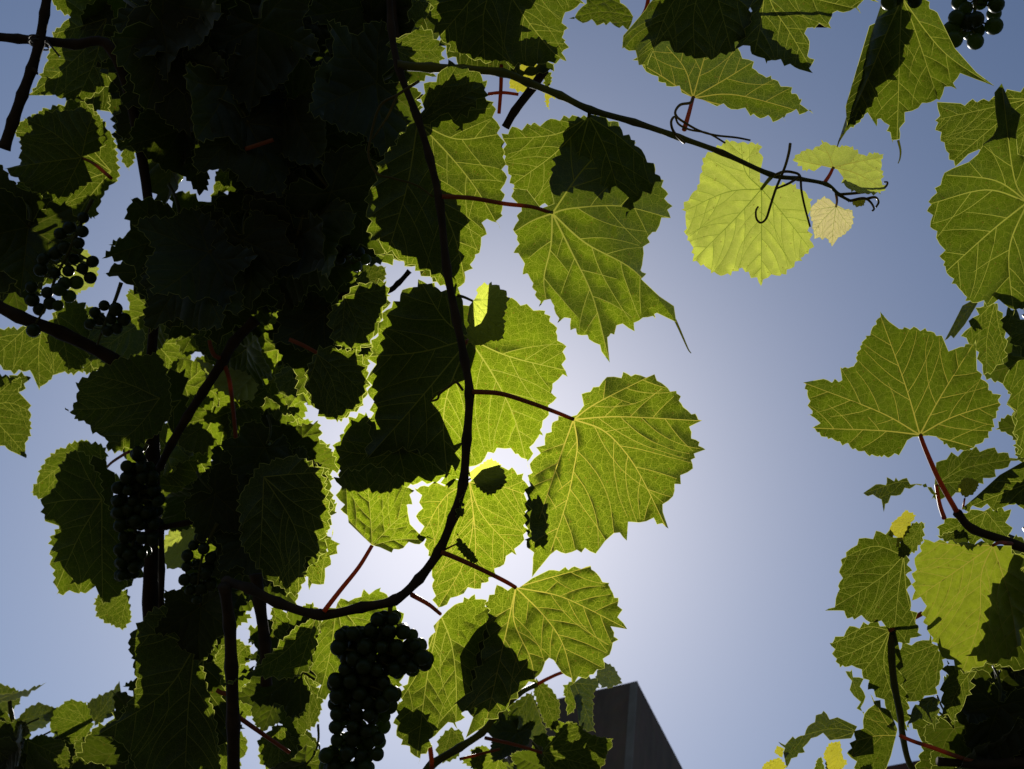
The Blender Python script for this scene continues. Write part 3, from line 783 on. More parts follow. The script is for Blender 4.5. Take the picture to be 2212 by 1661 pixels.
L('main', [(1802, 440, 0), (1792, 430), (1782, 423), (1766, 430), (1756, 443), (1747, 450), (1752, 476), (1759, 516), (1787, 516), (1797, 533, 0), (1809, 516), (1826, 506), (1839, 493), (1846, 470), (1841, 453), (1822, 450, 0)],
  (1806, 446), [(1797, 528), (1755, 505), (1838, 490), (1752, 455), (1842, 458)], .985, mat='pale', vein='vein_dark', step=12, tooth=.22, vw=1.3, petiole=[(1808, 434, .965), (1806, 418, .95)], pr=.0011)
L('main', [(1838, 440), (1846, 430), (1858, 425), (1872, 432), (1866, 445), (1850, 448)], (1838, 438), [(1870, 435), (1858, 446)], .95, mat='yellow', step=7)
# young side shoot near the cane
cane('main', [(1176, 152, .99), (1150, 190, .985), (1112, 240, .985), (1092, 275, .99)], .0042, .0036, 'cane', nodes=.1)
L('main', [(1098, 152), (1125, 138), (1155, 133), (1180, 147), (1172, 175), (1148, 198), (1118, 200), (1100, 190)], (1150, 150), [(1105, 190), (1150, 195), (1105, 155)], 1.0, mat='yellow', vein='vein', step=14)
L('main', [(1168, 196), (1185, 185), (1205, 198), (1200, 215), (1188, 212), (1186, 238), (1178, 225), (1176, 208)], (1170, 198), [(1202, 200), (1186, 232)], .995, mat='yellow', step=10)
L('main', [(1180, 150), (1192, 156), (1193, 175), (1185, 192), (1172, 180)], (1178, 154), [(1188, 188)], .99, step=10)
cane('main', [(1055, 203, .99), (1085, 200, .985), (1120, 204, .985)], .0016, .0014, 'petiole', 'petiole', nodes=0)
cane('main', [(1083, 140, .96), (1082, 190, .975), (1078, 245, .985)], .0018, .0016, 'petiole', 'petiole', nodes=0)
# leaves by the upper node
L('main', [(833, 97, 0), (849, 80), (876, 73), (896, 57), (911, 55), (932, 63), (949, 87), (966, 107), (954, 113), (962, 127), (952, 156), (900, 150), (836, 132)], (834, 98), [(960, 108), (945, 150), (905, 60)], .99, mat='leaf')
L('main', [(889, -10), (925, -10), (939, 37), (919, 43), (873, 52), (880, 25)], (900, -5), [(935, 35), (878, 48)], 1.0)
L('main', [(969, 122), (985, 140), (1010, 143), (1036, 156), (1053, 173), (1056, 206), (1030, 235), (985, 262), (950, 250), (930, 280), (905, 265), (915, 180), (945, 160)], (905, 262), [(1050, 180), (985, 145), (990, 255)], .94, petiole=[(895, 235, .935)], pr=.0012)

# ---- top vine
trunk('top', (2400, -60, 1.04), .018, .009)
cane('top', [(2400, -60, 1.04), (2250, -120, 1.0), (2050, -110, .98), (1850, -100, .97), (1640, -105, .97), (1400, -125, .97), (1200, -130, .97), (1000, -140, .97)], .0055, .0035)
cane('top', [(1600, 58, .975), (1680, 54, .975), (1786, 56, .975)], .0020, .0016, nodes=0)
L('top', [(921, 37), (936, 72), (956, 90), (994, 123), (1049, 138), (1079, 133), (1109, 150), (1153, 145), (1179, 138), (1224, 132), (1222, 87), (1219, 66), (1229, 63), (1216, 40), (1239, 20), (1266, 10), (1262, -60), (1180, -120, 0), (1080, -85, 0), (960, -90), (930, -20)],
  (1075, -70), [[(1113, 7), (1186, 103), (1220, 130)], [(1045, 30), (1047, 135)], [(1000, 20), (945, 85)], (1255, 5)], .945, (.0, .05), petiole=[(1060, -100, .96), (1040, -132, .97)])
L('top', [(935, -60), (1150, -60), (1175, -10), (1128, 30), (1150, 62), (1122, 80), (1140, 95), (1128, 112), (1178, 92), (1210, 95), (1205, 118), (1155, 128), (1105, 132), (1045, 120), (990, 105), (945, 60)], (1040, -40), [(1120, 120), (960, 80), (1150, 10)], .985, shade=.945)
L('top', [(1344, 105), (1359, 110), (1396, 152, 0), (1402, 130, 0), (1414, 103, 0), (1429, 90), (1456, 113), (1499, 127), (1536, 130), (1569, 120), (1589, 110), (1612, 80), (1625, 47), (1628, -60), (1540, -90, 0), (1420, -70), (1395, 20, 0), (1346, 77, 0)],
  (1530, -75), [[(1500, 20), (1500, 120)], [(1450, 10), (1400, 140)], [(1560, 30), (1580, 110)], (1620, 20)], .945, (0, .02), folds=[(1430, -40, 1400, 120, .5)], petiole=[(1540, -110, .965)])
L('top', [(1366, 130), (1396, 155), (1422, 176), (1439, 186), (1472, 200, 0), (1497, 211, 0), (1519, 216, 0), (1549, 230), (1579, 236), (1621, 251), (1642, 256), (1696, 263), (1699, 246), (1757, 246, 0), (1736, 230), (1732, 213), (1721, 203), (1681, 175), (1666, 163), (1639, 158), (1629, 133), (1599, 112), (1600, 60), (1555, 42), (1500, 36), (1462, 22), (1430, 40), (1410, 70), (1372, 95)],
  (1497, 211), [[(1480, 150), (1440, 100)], [(1560, 175), (1625, 135)], [(1590, 205), (1750, 246)], [(1430, 165), (1370, 130)], [(1520, 130), (1540, 60)], [(1580, 232), (1690, 258)]], .975, (.05, -.4), bulge=.0, corr=.0035, vein='vein_red', petiole=[(1488, 245, .955), (1478, 280, .942)])
L('top', [(1899, 5), (1859, 7), (1860, 30), (1822, 27), (1799, 28), (1796, 62), (1759, 62), (1744, 60), (1749, 90), (1756, 158, 0), (1727, 150), (1694, 143), (1666, 130), (1656, 138), (1624, 117), (1605, 98, 0), (1587, 108), (1589, 83), (1612, 37), (1640, -60), (1680, -70, 0), (1750, -90), (1880, -60)],
  (1655, -55), [[(1666, 7), (1706, 70), (1753, 150)], [(1645, 40), (1630, 115)], [(1740, -10), (1855, 20)], (1850, -60)], .955, (.0, -.05), petiole=[(1650, -100, .968)])
L('top', [(1902, 13, 0), (1880, 80, 0), (1850, 180, 0), (1829, 250, 0), (1809, 313, 0), (1829, 283), (1844, 276), (1859, 263), (1874, 243, 0), (1894, 273), (1902, 256), (1915, 283), (1929, 310), (1944, 300), (1955, 263), (1984, 233), (2010, 221), (2030, 216), (2055, 187, 0), (2067, 193), (2074, 158, 0), (2110, 172, 0), (2149, 186, 0), (2109, 156, 0), (2062, 103, 0), (2025, 27), (1992, -10), (1949, -40, 0)],
  (1949, -5), [[(1945, 60), (1942, 160), (1938, 300)], [(2010, 80), (2060, 130), (2145, 185)], [(1920, 60), (1875, 170), (1820, 290)], [(1975, 60), (2025, 210)]], .955, (-.05, .12), folds=[(1925, 0, 1835, 290, .9)], petiole=[(1948, -60, .965), (1946, -105, .97)])
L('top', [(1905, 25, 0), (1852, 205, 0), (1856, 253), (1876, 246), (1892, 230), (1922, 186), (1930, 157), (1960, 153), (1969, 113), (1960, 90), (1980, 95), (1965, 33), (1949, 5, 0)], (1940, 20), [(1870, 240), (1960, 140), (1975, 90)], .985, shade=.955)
L('top', [(1229, 40), (1259, 50), (1309, 55), (1357, 65), (1382, 35), (1352, 13), (1339, -5), (1290, -18), (1266, -5), (1249, 23)], (1385, 40), [[(1310, 25), (1240, 35)], (1300, -10), (1300, 52)], 1.0, (-.1, .35), bulge=0, petiole=[(1400, 0, .99), (1410, -125, .97)])

# ---- right vine
trunk('right', (2290, 1652, 1.06), .018, .008)
cane('right', [(2290, 1652, 1.06), (2212, 1645, 1.04), (2128, 1651, 1.03), (2027, 1645, 1.02)], .0050, .0036)
cane('right', [(2290, 1652, 1.06), (2330, 1400, 1.05), (2290, 1230, 1.03), (2192, 1176, 1.01), (2102, 1143, 1.0), (2068, 1108, .99)], .0048, .0036)
cane('right', [(2290, 1230, 1.03), (2300, 900, 1.02), (2260, 600, 1.01), (2250, 400, 1.0), (2260, 200, 1.0)], .0040, .0030)
L('right', [(1972, 944, 0), (1960, 951, 0), (1954, 963, 0), (1942, 984), (1919, 989), (1905, 988), (1879, 986), (1842, 971), (1809, 954), (1789, 949), (1774, 943), (1754, 924, 0), (1772, 914, 0), (1760, 903), (1744, 898), (1755, 888, 0), (1744, 876), (1744, 854), (1735, 826, 0), (1779, 818), (1819, 821, 0), (1815, 793), (1844, 791), (1850, 763), (1870, 725), (1885, 706), (1901, 673, 0), (1919, 693, 0), (1942, 710), (1974, 705), (1999, 708), (2035, 725, 0), (2049, 759, 0), (2074, 749), (2108, 733, 0), (2110, 789), (2122, 809), (2135, 829), (2142, 844), (2163, 853), (2158, 886), (2152, 903), (2143, 931), (2123, 956), (2095, 973), (2069, 976), (2039, 961), (2032, 951, 0), (2022, 943, 0), (2005, 941, 0)],
  (1987, 939), [[(1955, 830), (1901, 680)], [(1900, 890), (1740, 828)], [(2030, 860), (2104, 740)], [(1900, 930), (1760, 925)], [(2060, 900), (2158, 870)], (2100, 965)], .955, (.0, .06), bulge=.010, step=17, vein='vein_red', petiole=[(2003, 980, .965), (2030, 1040, .98), (2066, 1104, .99)], pr=.0022)
L('right', [(2024, 220), (2020, 260), (2020, 281), (2032, 305), (2044, 326), (2050, 345), (2064, 360, 0), (2075, 350, 0), (2092, 333, 0), (2115, 323, 0), (2150, 330), (2230, 340), (2260, 200), (2212, 187), (2159, 200), (2125, 213), (2075, 223, 0)],
  (2222, 214), [[(2130, 235), (2025, 258)], [(2150, 270), (2055, 350)], (2200, 335), (2080, 222)], 1.0, (.05, .1), petiole=[(2250, 230, 1.0)], corr=.003)
L('right', [(2164, 180, 0), (2148, 200, 0), (2150, 240, 0), (2155, 273, 0), (2145, 293, 0), (2125, 310, 0), (2112, 333, 0), (2092, 350, 0), (2059, 363, 0), (2040, 373), (2019, 406), (2005, 436), (2002, 456), (2009, 490), (2022, 513), (2029, 553), (2037, 573), (2045, 590), (2055, 613), (2079, 631), (2085, 650), (2132, 663), (2168, 656), (2188, 683), (2202, 666), (2212, 676), (2270, 600), (2275, 400), (2230, 330), (2199, 333, 0), (2195, 290, 0), (2205, 247, 0), (2185, 230, 0)],
  (2220, 436), [[(2140, 500), (2040, 590)], [(2130, 410), (2010, 440)], [(2180, 540), (2190, 680)], [(2190, 380), (2165, 190)], [(2150, 390), (2045, 378)]], .96, (-.05, -.05), folds=[(2190, 420, 2170, 180, -.25)], bulge=.012, petiole=[(2245, 430, .98)])
L('right', [(2075, 726), (2095, 746), (2110, 775), (2124, 809), (2139, 809), (2168, 786), (2178, 766), (2175, 700), (2155, 655), (2125, 650), (2092, 693)], (2150, 650), [(2130, 805), (2085, 725), (2172, 760)], 1.03)
L('right', [(2040, 736, 0), (2059, 700, 0), (2079, 660, 0), (2105, 646, 0), (2112, 655, 0), (2085, 700, 0), (2060, 731)], (2108, 650), [(2050, 728)], 1.0, (.0, 1.2))
L('right', [(2168, 786), (2188, 743), (2240, 745), (2250, 880), (2250, 1000), (2200, 992), (2190, 900), (2175, 870), (2166, 830)], (2235, 760), [(2172, 800), (2200, 980), (2230, 980)], .99)
L('right', [(2172, 830), (2240, 760), (2260, 900), (2240, 1010), (2195, 980), (2185, 900)], (2220, 800), [(2180, 850), (2220, 1000)], 1.02)
L('right', [(2160, 690), (2178, 660), (2212, 690), (2250, 720), (2240, 790), (2205, 770), (2180, 740)], (2230, 700), [(2170, 690), (2200, 770)], .97)
L('right', [(2022, 999), (2055, 976), (2109, 964), (2149, 966), (2178, 978), (2205, 993), (2178, 1009), (2125, 1046), (2092, 1062), (2052, 1079), (2025, 1081), (2012, 1079), (2019, 1046, 0)], (2022, 1046), [[(2090, 1010), (2200, 990)], (2105, 968), [(2080, 1040), (2120, 1045)]], 1.03, (.1, .7), corr=.003, petiole=[(2030, 1090, 1.02), (2040, 1120, 1.01)])
L('right', [(1859, 1069, 0), (1892, 1046), (1935, 1031), (1959, 1032), (1992, 1046), (2012, 1052), (2035, 1079, 0), (2012, 1066), (1989, 1049), (1965, 1056), (1945, 1069), (1919, 1086), (1909, 1106, 0), (1904, 1079), (1875, 1072)], (2030, 1076), [[(1960, 1040), (1870, 1064)], (1912, 1095)], 1.04, (.2, 1.0), corr=.003)
L('right', [(2065, 1056), (2082, 1032), (2100, 1031), (2115, 1041), (2112, 1056), (2102, 1069), (2085, 1076)], (2084, 1076), [(2088, 1033), (2113, 1045), (2068, 1055)], .99, mat='yellow', step=9, tooth=.2, petiole=[(2080, 1100, .99)], pr=.0009)
L('right', [(2072, 1103, 0), (2109, 1072, 0), (2159, 1026, 0), (2212, 996, 0), (2270, 1000), (2260, 1110), (2212, 1100), (2180, 1090), (2155, 1108), (2120, 1098)], (2230, 1040), [(2085, 1098), (2170, 1095), (2150, 1040)], .985)
L('right', [(2110, 1085), (2160, 1040), (2220, 1010), (2270, 1020), (2265, 1100), (2212, 1090), (2150, 1096)], (2230, 1050), [(2120, 1085), (2180, 1080)], 1.02)
L('right', [(2023, 1139), (2040, 1120), (2070, 1108), (2098, 1100), (2140, 1095), (2185, 1100), (2188, 1140), (2182, 1168), (2140, 1180), (2080, 1172), (2030, 1160)], (2130, 1105), [(2035, 1150), (2100, 1170), (2175, 1160)], 1.03)
L('right', [(2145, 1178, 0), (2120, 1168), (2080, 1170), (2030, 1165), (1995, 1164), (1975, 1206), (1969, 1239), (1969, 1262), (1970, 1297), (1994, 1299), (1994, 1344), (2012, 1386), (2035, 1419), (2063, 1446), (2082, 1457), (2125, 1439), (2200, 1420), (2230, 1300), (2212, 1200), (2185, 1179, 0)],
  (2145, 1178), [[(2120, 1240), (2115, 1340), (2080, 1450)], [(2070, 1230), (1975, 1295)], [(2180, 1290), (2200, 1410)], (2000, 1168)], .975, (.0, .04), mat='light', vein='vein_red', bulge=.008, petiole=[(2160, 1172, .985), (2185, 1174, 1.0)], pr=.0016)
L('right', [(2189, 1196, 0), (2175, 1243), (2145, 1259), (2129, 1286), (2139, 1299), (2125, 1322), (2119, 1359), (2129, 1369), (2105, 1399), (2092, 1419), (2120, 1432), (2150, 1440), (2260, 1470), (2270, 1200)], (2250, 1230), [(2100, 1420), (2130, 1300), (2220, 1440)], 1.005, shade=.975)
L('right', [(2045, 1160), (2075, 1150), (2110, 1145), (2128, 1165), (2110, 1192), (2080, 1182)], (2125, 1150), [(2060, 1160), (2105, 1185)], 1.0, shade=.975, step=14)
L('right', [(1922, 1143), (1892, 1146), (1855, 1163), (1827, 1193), (1816, 1209), (1812, 1236), (1810, 1266), (1805, 1293), (1782, 1319, 0), (1815, 1319), (1830, 1336), (1845, 1339), (1880, 1345), (1912, 1352), (1929, 1399), (1965, 1390), (1992, 1372), (1968, 1300), (1966, 1210), (1945, 1160)],
  (1952, 1200), [[(1900, 1250), (1790, 1318)], [(1940, 1280), (1930, 1390)], [(1890, 1180), (1820, 1205)], [(1960, 1290), (1985, 1365)]], .955, (.05, .25), corr=.003, bulge=.0)
L('right', [(1915, 1159), (1925, 1129), (1949, 1109), (1955, 1099), (1979, 1113), (1965, 1140), (1952, 1166), (1935, 1189, 0), (1938, 1160)], (1975, 1115), [(1920, 1155), (1938, 1180)], .94, mat='yellow', step=11)
L('right', [(1960, 1136), (1979, 1126), (1999, 1129), (1995, 1169), (1975, 1196), (1944, 1208), (1937, 1189)], (1990, 1130), [(1945, 1200), (1985, 1180)], .935, step=12)
L('right', [(1792, 1389), (1835, 1352), (1865, 1343), (1892, 1336), (1912, 1352, 0), (1935, 1365, 0), (1952, 1440), (1966, 1530), (1960, 1580, 0), (1925, 1550), (1892, 1506), (1865, 1466), (1849, 1442), (1825, 1441), (1814, 1442), (1805, 1429), (1797, 1412)],
  (1922, 1362), [[(1860, 1400), (1800, 1425)], [(1910, 1440), (1950, 1560)], [(1870, 1355), (1800, 1390)], (1860, 1455)], .99, (-.1, .25), corr=.003, petiole=[(1955, 1345, 1.02), (1992, 1325, 1.01)])
L('right', [(1929, 1399), (1979, 1386), (2009, 1369), (2029, 1396), (2045, 1422), (2025, 1499), (1992, 1512), (1952, 1532), (1935, 1472)], (2035, 1385), [(1960, 1525), (1940, 1420), (2020, 1490)], 1.0, (.0, .4), corr=.003)
L('right', [(2045, 1425), (2070, 1440), (2110, 1450), (2100, 1500), (2060, 1560), (2035, 1545), (2030, 1490)], (2105, 1440), [(2045, 1540), (2040, 1450)], .995)
cane('right', [(1925, 1355, 1.0), (1926, 1420, 1.0), (1932, 1480, 1.0), (1944, 1540, 1.0), (1950, 1590, 1.03), (1965, 1650, 1.06), (2000, 1700, 1.08)], .0034, .0026, 'shoot', nodes=.1)
L('right', [(1939, 1575, 0), (1922, 1535), (1902, 1512), (1880, 1499), (1867, 1542), (1845, 1579), (1835, 1605), (1829, 1627), (1844, 1659), (1850, 1720), (1900, 1730), (1915, 1659, 0), (1925, 1632, 0)],
  (1944, 1589), [[(1915, 1560), (1885, 1505)], [(1890, 1590), (1835, 1605)], [(1915, 1630), (1890, 1720)]], .985, (.1, .1), vein='vein_red', petiole=[(1975, 1602, .99), (2015, 1615, 1.0), (2070, 1635, 1.02), (2110, 1648, 1.03)])
L('right', [(1681, 1602), (1729, 1589), (1745, 1569), (1762, 1545), (1779, 1535), (1809, 1549, 0), (1852, 1569, 0), (1839, 1595, 0), (1792, 1599), (1752, 1595), (1739, 1625), (1722, 1635), (1699, 1659, 0), (1692, 1625)], (1850, 1580), [[(1790, 1575), (1690, 1602)], (1705, 1650), (1780, 1540)], 1.03, (.2, 1.2), corr=.003)
L('right', [(1778, 1628), (1790, 1605), (1815, 1600), (1820, 1630), (1832, 1650), (1800, 1680), (1785, 1665)], (1818, 1602), [(1785, 1625), (1800, 1670)], 1.07, mat='yellow', step=10, tooth=.2)
L('right', [(1640, 1665), (1655, 1645), (1685, 1635), (1700, 1655), (1680, 1690)], (1690, 1640), [(1645, 1665)], 1.07, mat='yellow', step=9, tooth=.2)
L('right', [(1672, 1625), (1678, 1610), (1694, 1615), (1690, 1640)], (1690, 1636), [(1676, 1615)], 1.07, mat='yellow', step=7, tooth=.2)
L('right', [(1765, 1640), (1775, 1632), (1782, 1660), (1760, 1690), (1758, 1660)], (1775, 1680), [(1774, 1636)], 1.09, step=8, tooth=.2)
L('right', [(1866, 1466), (1840, 1445), (1826, 1450), (1835, 1490), (1850, 1530), (1866, 1545), (1870, 1505)], (1832, 1442), [(1865, 1540)], 1.02, (1.0, .2))
L('right', [(1955, 1540), (1990, 1510), (2020, 1495), (2030, 1515), (2030, 1560), (2018, 1580), (1995, 1555), (1975, 1560), (1965, 1590)], (2025, 1500), [(1960, 1545), (2020, 1575)], 1.02, (.2, -.4))
L('right', [(2092, 1550), (2090, 1535), (2110, 1545), (2132, 1538), (2125, 1555), (2106, 1570)], (2106, 1568), [(2092, 1540), (2128, 1542)], 1.12, mat='yellow', step=9, tooth=.2)

# ---- back vine in front of the tower
trunk('back', (905, 1690, 1.42), .018, .009)
cane('back', [(905, 1690, 1.42), (933, 1652, 1.42), (993, 1615, 1.42), (1042, 1582, 1.42), (1069, 1549, 1.42), (1120, 1500, 1.43), (1160, 1478, 1.44)], .0058, .0030, 'shoot')
cane('back', [(1160, 1478, 1.44), (1185, 1465, 1.44), (1213, 1453, 1.44), (1260, 1440, 1.45)], .0024, .0020, 'petiole', 'petiole', nodes=0)
cane('back', [(993, 1640, 1.44), (1040, 1628, 1.44), (1080, 1618, 1.44)], .0020, .0018, 'petiole', 'petiole', nodes=0)
cane('back', [(928, 1610, 1.4), (932, 1640, 1.4), (934, 1690, 1.42)], .0032, .0030, 'petiole', 'petiole', nodes=0)
BK = [([(1158, 1464), (1175, 1473), (1193, 1489), (1209, 1512), (1211, 1539), (1202, 1578), (1180, 1572), (1167, 1541), (1151, 1495)], (1158, 1472), [(1200, 1570), (1208, 1520)], 1.5, (.2, .1)),
      ([(1103, 1519), (1149, 1493), (1167, 1541), (1186, 1596), (1178, 1613), (1125, 1585), (1096, 1545)], (1145, 1497), [(1178, 1605), (1110, 1560)], 1.46, (.6, .8)),
      ([(1230, 1482, 0), (1260, 1460), (1290, 1464), (1296, 1486), (1283, 1495), (1281, 1554), (1287, 1583), (1268, 1580), (1252, 1574, 0), (1246, 1525, 0)], (1240, 1475), [(1280, 1575), (1290, 1480)], 1.48, (1.3, .2)),
      ([(1285, 1462), (1298, 1428), (1318, 1433), (1334, 1450), (1345, 1476), (1314, 1488), (1298, 1486)], (1288, 1455), [(1342, 1474), (1330, 1448)], 1.52, (.3, 1.2)),
      ([(1171, 1626, 0), (1184, 1607), (1215, 1567), (1228, 1557), (1248, 1562), (1272, 1583), (1294, 1591), (1325, 1595), (1323, 1613), (1312, 1629), (1307, 1651), (1290, 1670), (1224, 1695), (1180, 1684)], (1173, 1626), [[(1240, 1620), (1322, 1600)], (1295, 1660), (1232, 1562), (1225, 1690)], 1.40, (.1, .1)),
      ([(1066, 1563), (1083, 1536), (1101, 1554), (1118, 1620), (1109, 1626), (1085, 1637), (1072, 1613), (1061, 1585)], (1080, 1540), [(1110, 1622), (1070, 1600)], 1.5, (0, .3)),
      ([(1215, 1480), (1240, 1470), (1250, 1500), (1240, 1540), (1225, 1545)], (1225, 1475), [(1235, 1540)], 1.6, (.2, 0)),
      ([(1150, 1590), (1180, 1580), (1200, 1620), (1190, 1650), (1160, 1640)], (1175, 1582), [(1165, 1638)], 1.55, (0, .2)),
      ([(1240, 1600), (1262, 1590), (1276, 1630), (1266, 1668), (1245, 1650)], (1255, 1592), [(1264, 1660)], 1.46, (0, 0)),
      ([(950, 1590), (975, 1570), (1000, 1580), (1006, 1610), (985, 1640), (955, 1650), (940, 1620)], (975, 1575), [(950, 1640), (1000, 1610)], 1.5, (0, .2)),
      ([(1018, 1622), (1035, 1612), (1052, 1630), (1040, 1670), (1015, 1660)], (1040, 1615), [(1025, 1665)], 1.52, (0, .2))]
for p, J, e, d, tl in BK:
    L('back', p, J, e, d, tl, step=13, tooth=.20, margin=.6)
cane('back', [(1048, 1594, 1.42), (1114, 1609, 1.4), (1171, 1626, 1.4)], .0024, .0020, 'petiole', 'petiole', nodes=0)

# ---- left vine: canes
trunk('left', (330, 1700, 1.32), .022, .012)
cane('left', [(330, 1700, 1.32), (330, 1500, 1.30), (325, 1300, 1.28), (330, 1000, 1.26), (320, 850, 1.25), (246, 778, 1.24), (133, 719, 1.23), (40, 683, 1.22), (-60, 630, 1.22)], .0085, .0065)
cane('left', [(320, 850, 1.25), (335, 600, 1.22), (300, 300, 1.2), (240, 105, 1.18), (160, 96, 1.18), (90, 88, 1.18), (40, 84, 1.18), (-40, 76, 1.18)], .0056, .0046)
cane('left', [(106, -40, 1.16), (96, 30, 1.16), (84, 95, 1.16), (68, 150, 1.16), (48, 205, 1.16), (28, 262, 1.16), (8, 322, 1.16)], .0046, .0058)
cane('left', [(66, 148, 1.158), (76, 152, 1.155), (81, 160, 1.153)], .0030, .0010, nodes=0)
cane('left', [(553, 690, 1.2), (505, 740, 1.2), (482, 780, 1.2), (440, 845, 1.2), (405, 900, 1.21), (370, 960, 1.22), (345, 1010, 1.24)], .0058, .0042)
cane('left', [(482, 780, 1.2), (495, 820, 1.2), (503, 880, 1.2), (510, 950, 1.2)], .0026, .0022, 'petiole', 'petiole', nodes=0)
cane('left', [(480, 775, 1.2), (464, 768, 1.19), (456, 752, 1.19), (452, 735, 1.19)], .0026, .0022, 'petiole', 'petiole', nodes=0)
cane('left', [(845, -40, 1.1), (850, 60, 1.1), (862, 110, 1.1), (838, 130, 1.1)], .0048, .0040)
cane('left', [(530, 322, 1.08), (560, 312, 1.08), (590, 302, 1.08)], .0022, .0020, 'petiole', 'petiole', nodes=0)
cane('left', [(625, 733, 1.06), (655, 746, 1.06), (690, 765, 1.06)], .0021, .0018, 'petiole', 'petiole', nodes=0)
cane('left', [(640, 660, 1.2), (720, 640, 1.2), (830, 630, 1.2), (860, 612, 1.2), (885, 585, 1.2)], .0036, .0026)
cane('left', [(345, 1140, 1.22), (400, 1130, 1.22), (465, 1118, 1.22)], .0032, .0028)
cane('left', [(348, 1140, 1.23), (350, 1230, 1.23), (348, 1310, 1.24)], .0030, .0030)
cane('left', [(510, 1545, 1.03), (560, 1580, 1.05), (625, 1625, 1.07)], .0024, .0020, 'petiole', 'petiole', nodes=0)
cane('left', [(500, 1500, 1.1), (478, 1496, 1.1), (468, 1490, 1.1)], .0026, .0022, 'petiole', 'petiole', nodes=0)
cane('left', [(553, 1240, 1.1), (560, 1300, 1.1), (572, 1390, 1.1), (575, 1480, 1.1)], .0062, .0052)

# ---- left vine: measured leaves at the rim of the mass
L('left', [(103, -10), (123, 23), (153, 37, 0), (138, 47), (113, 68), (105, 107), (97, 140), (83, 160), (80, 181), (60, 206, 0), (110, 206), (130, 213), (160, 220), (196, 213), (250, 180), (265, 60), (210, -40), (140, -40)],
  (230, 40), [[(170, 120), (65, 205)], (110, 75), (170, 210)], 1.35, step=20)
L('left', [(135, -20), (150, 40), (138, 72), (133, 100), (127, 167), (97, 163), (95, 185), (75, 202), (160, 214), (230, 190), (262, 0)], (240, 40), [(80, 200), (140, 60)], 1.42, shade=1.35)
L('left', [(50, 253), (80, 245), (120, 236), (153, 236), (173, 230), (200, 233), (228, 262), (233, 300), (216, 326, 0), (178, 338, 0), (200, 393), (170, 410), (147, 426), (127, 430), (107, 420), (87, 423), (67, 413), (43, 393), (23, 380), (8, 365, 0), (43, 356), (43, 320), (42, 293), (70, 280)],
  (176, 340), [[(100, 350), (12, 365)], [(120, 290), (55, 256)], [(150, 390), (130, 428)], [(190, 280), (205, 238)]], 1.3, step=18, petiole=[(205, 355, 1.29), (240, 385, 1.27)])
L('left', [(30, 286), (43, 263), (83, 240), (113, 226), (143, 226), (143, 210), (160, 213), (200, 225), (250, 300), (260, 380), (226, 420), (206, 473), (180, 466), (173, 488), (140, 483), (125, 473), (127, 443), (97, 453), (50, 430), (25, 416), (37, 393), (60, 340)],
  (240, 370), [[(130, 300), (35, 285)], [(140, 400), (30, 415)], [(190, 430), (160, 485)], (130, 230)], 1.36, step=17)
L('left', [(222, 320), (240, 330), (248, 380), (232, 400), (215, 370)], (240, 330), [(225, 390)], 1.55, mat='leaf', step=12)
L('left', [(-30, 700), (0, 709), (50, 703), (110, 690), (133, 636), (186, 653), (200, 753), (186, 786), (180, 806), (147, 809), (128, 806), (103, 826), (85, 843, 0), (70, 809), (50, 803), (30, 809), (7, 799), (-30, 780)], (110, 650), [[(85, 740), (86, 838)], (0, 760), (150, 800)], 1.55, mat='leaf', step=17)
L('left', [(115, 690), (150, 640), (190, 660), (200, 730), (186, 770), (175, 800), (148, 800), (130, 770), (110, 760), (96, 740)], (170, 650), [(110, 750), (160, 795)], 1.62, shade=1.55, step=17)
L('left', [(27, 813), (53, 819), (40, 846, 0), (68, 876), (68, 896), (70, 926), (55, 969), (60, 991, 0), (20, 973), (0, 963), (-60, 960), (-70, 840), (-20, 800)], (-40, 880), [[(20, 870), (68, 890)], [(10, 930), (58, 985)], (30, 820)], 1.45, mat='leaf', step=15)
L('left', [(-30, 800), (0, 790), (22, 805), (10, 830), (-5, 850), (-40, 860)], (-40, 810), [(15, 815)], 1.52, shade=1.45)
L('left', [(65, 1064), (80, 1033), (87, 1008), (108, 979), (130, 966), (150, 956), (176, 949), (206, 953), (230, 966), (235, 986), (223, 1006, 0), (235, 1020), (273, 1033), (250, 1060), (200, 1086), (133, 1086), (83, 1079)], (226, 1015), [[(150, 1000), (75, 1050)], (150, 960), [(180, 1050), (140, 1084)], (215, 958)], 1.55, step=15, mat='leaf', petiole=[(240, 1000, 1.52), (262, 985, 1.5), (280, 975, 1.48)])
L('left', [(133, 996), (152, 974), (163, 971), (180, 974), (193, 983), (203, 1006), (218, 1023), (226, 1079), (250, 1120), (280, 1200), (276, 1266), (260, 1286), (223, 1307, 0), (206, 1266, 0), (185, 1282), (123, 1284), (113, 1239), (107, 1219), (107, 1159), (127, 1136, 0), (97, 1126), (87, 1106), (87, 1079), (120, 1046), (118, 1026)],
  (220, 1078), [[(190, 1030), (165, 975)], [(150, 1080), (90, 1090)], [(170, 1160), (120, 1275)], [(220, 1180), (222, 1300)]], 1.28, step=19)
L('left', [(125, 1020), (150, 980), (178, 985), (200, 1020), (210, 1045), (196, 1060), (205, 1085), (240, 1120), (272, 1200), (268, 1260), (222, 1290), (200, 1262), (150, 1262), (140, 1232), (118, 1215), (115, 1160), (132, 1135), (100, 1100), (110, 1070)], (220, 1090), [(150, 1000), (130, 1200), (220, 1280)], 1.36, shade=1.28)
L('left', [(203, 1292), (206, 1332), (240, 1352), (266, 1362), (285, 1342), (283, 1306), (276, 1272), (240, 1270)], (280, 1280), [(260, 1358), (208, 1310)], 1.6, step=14)
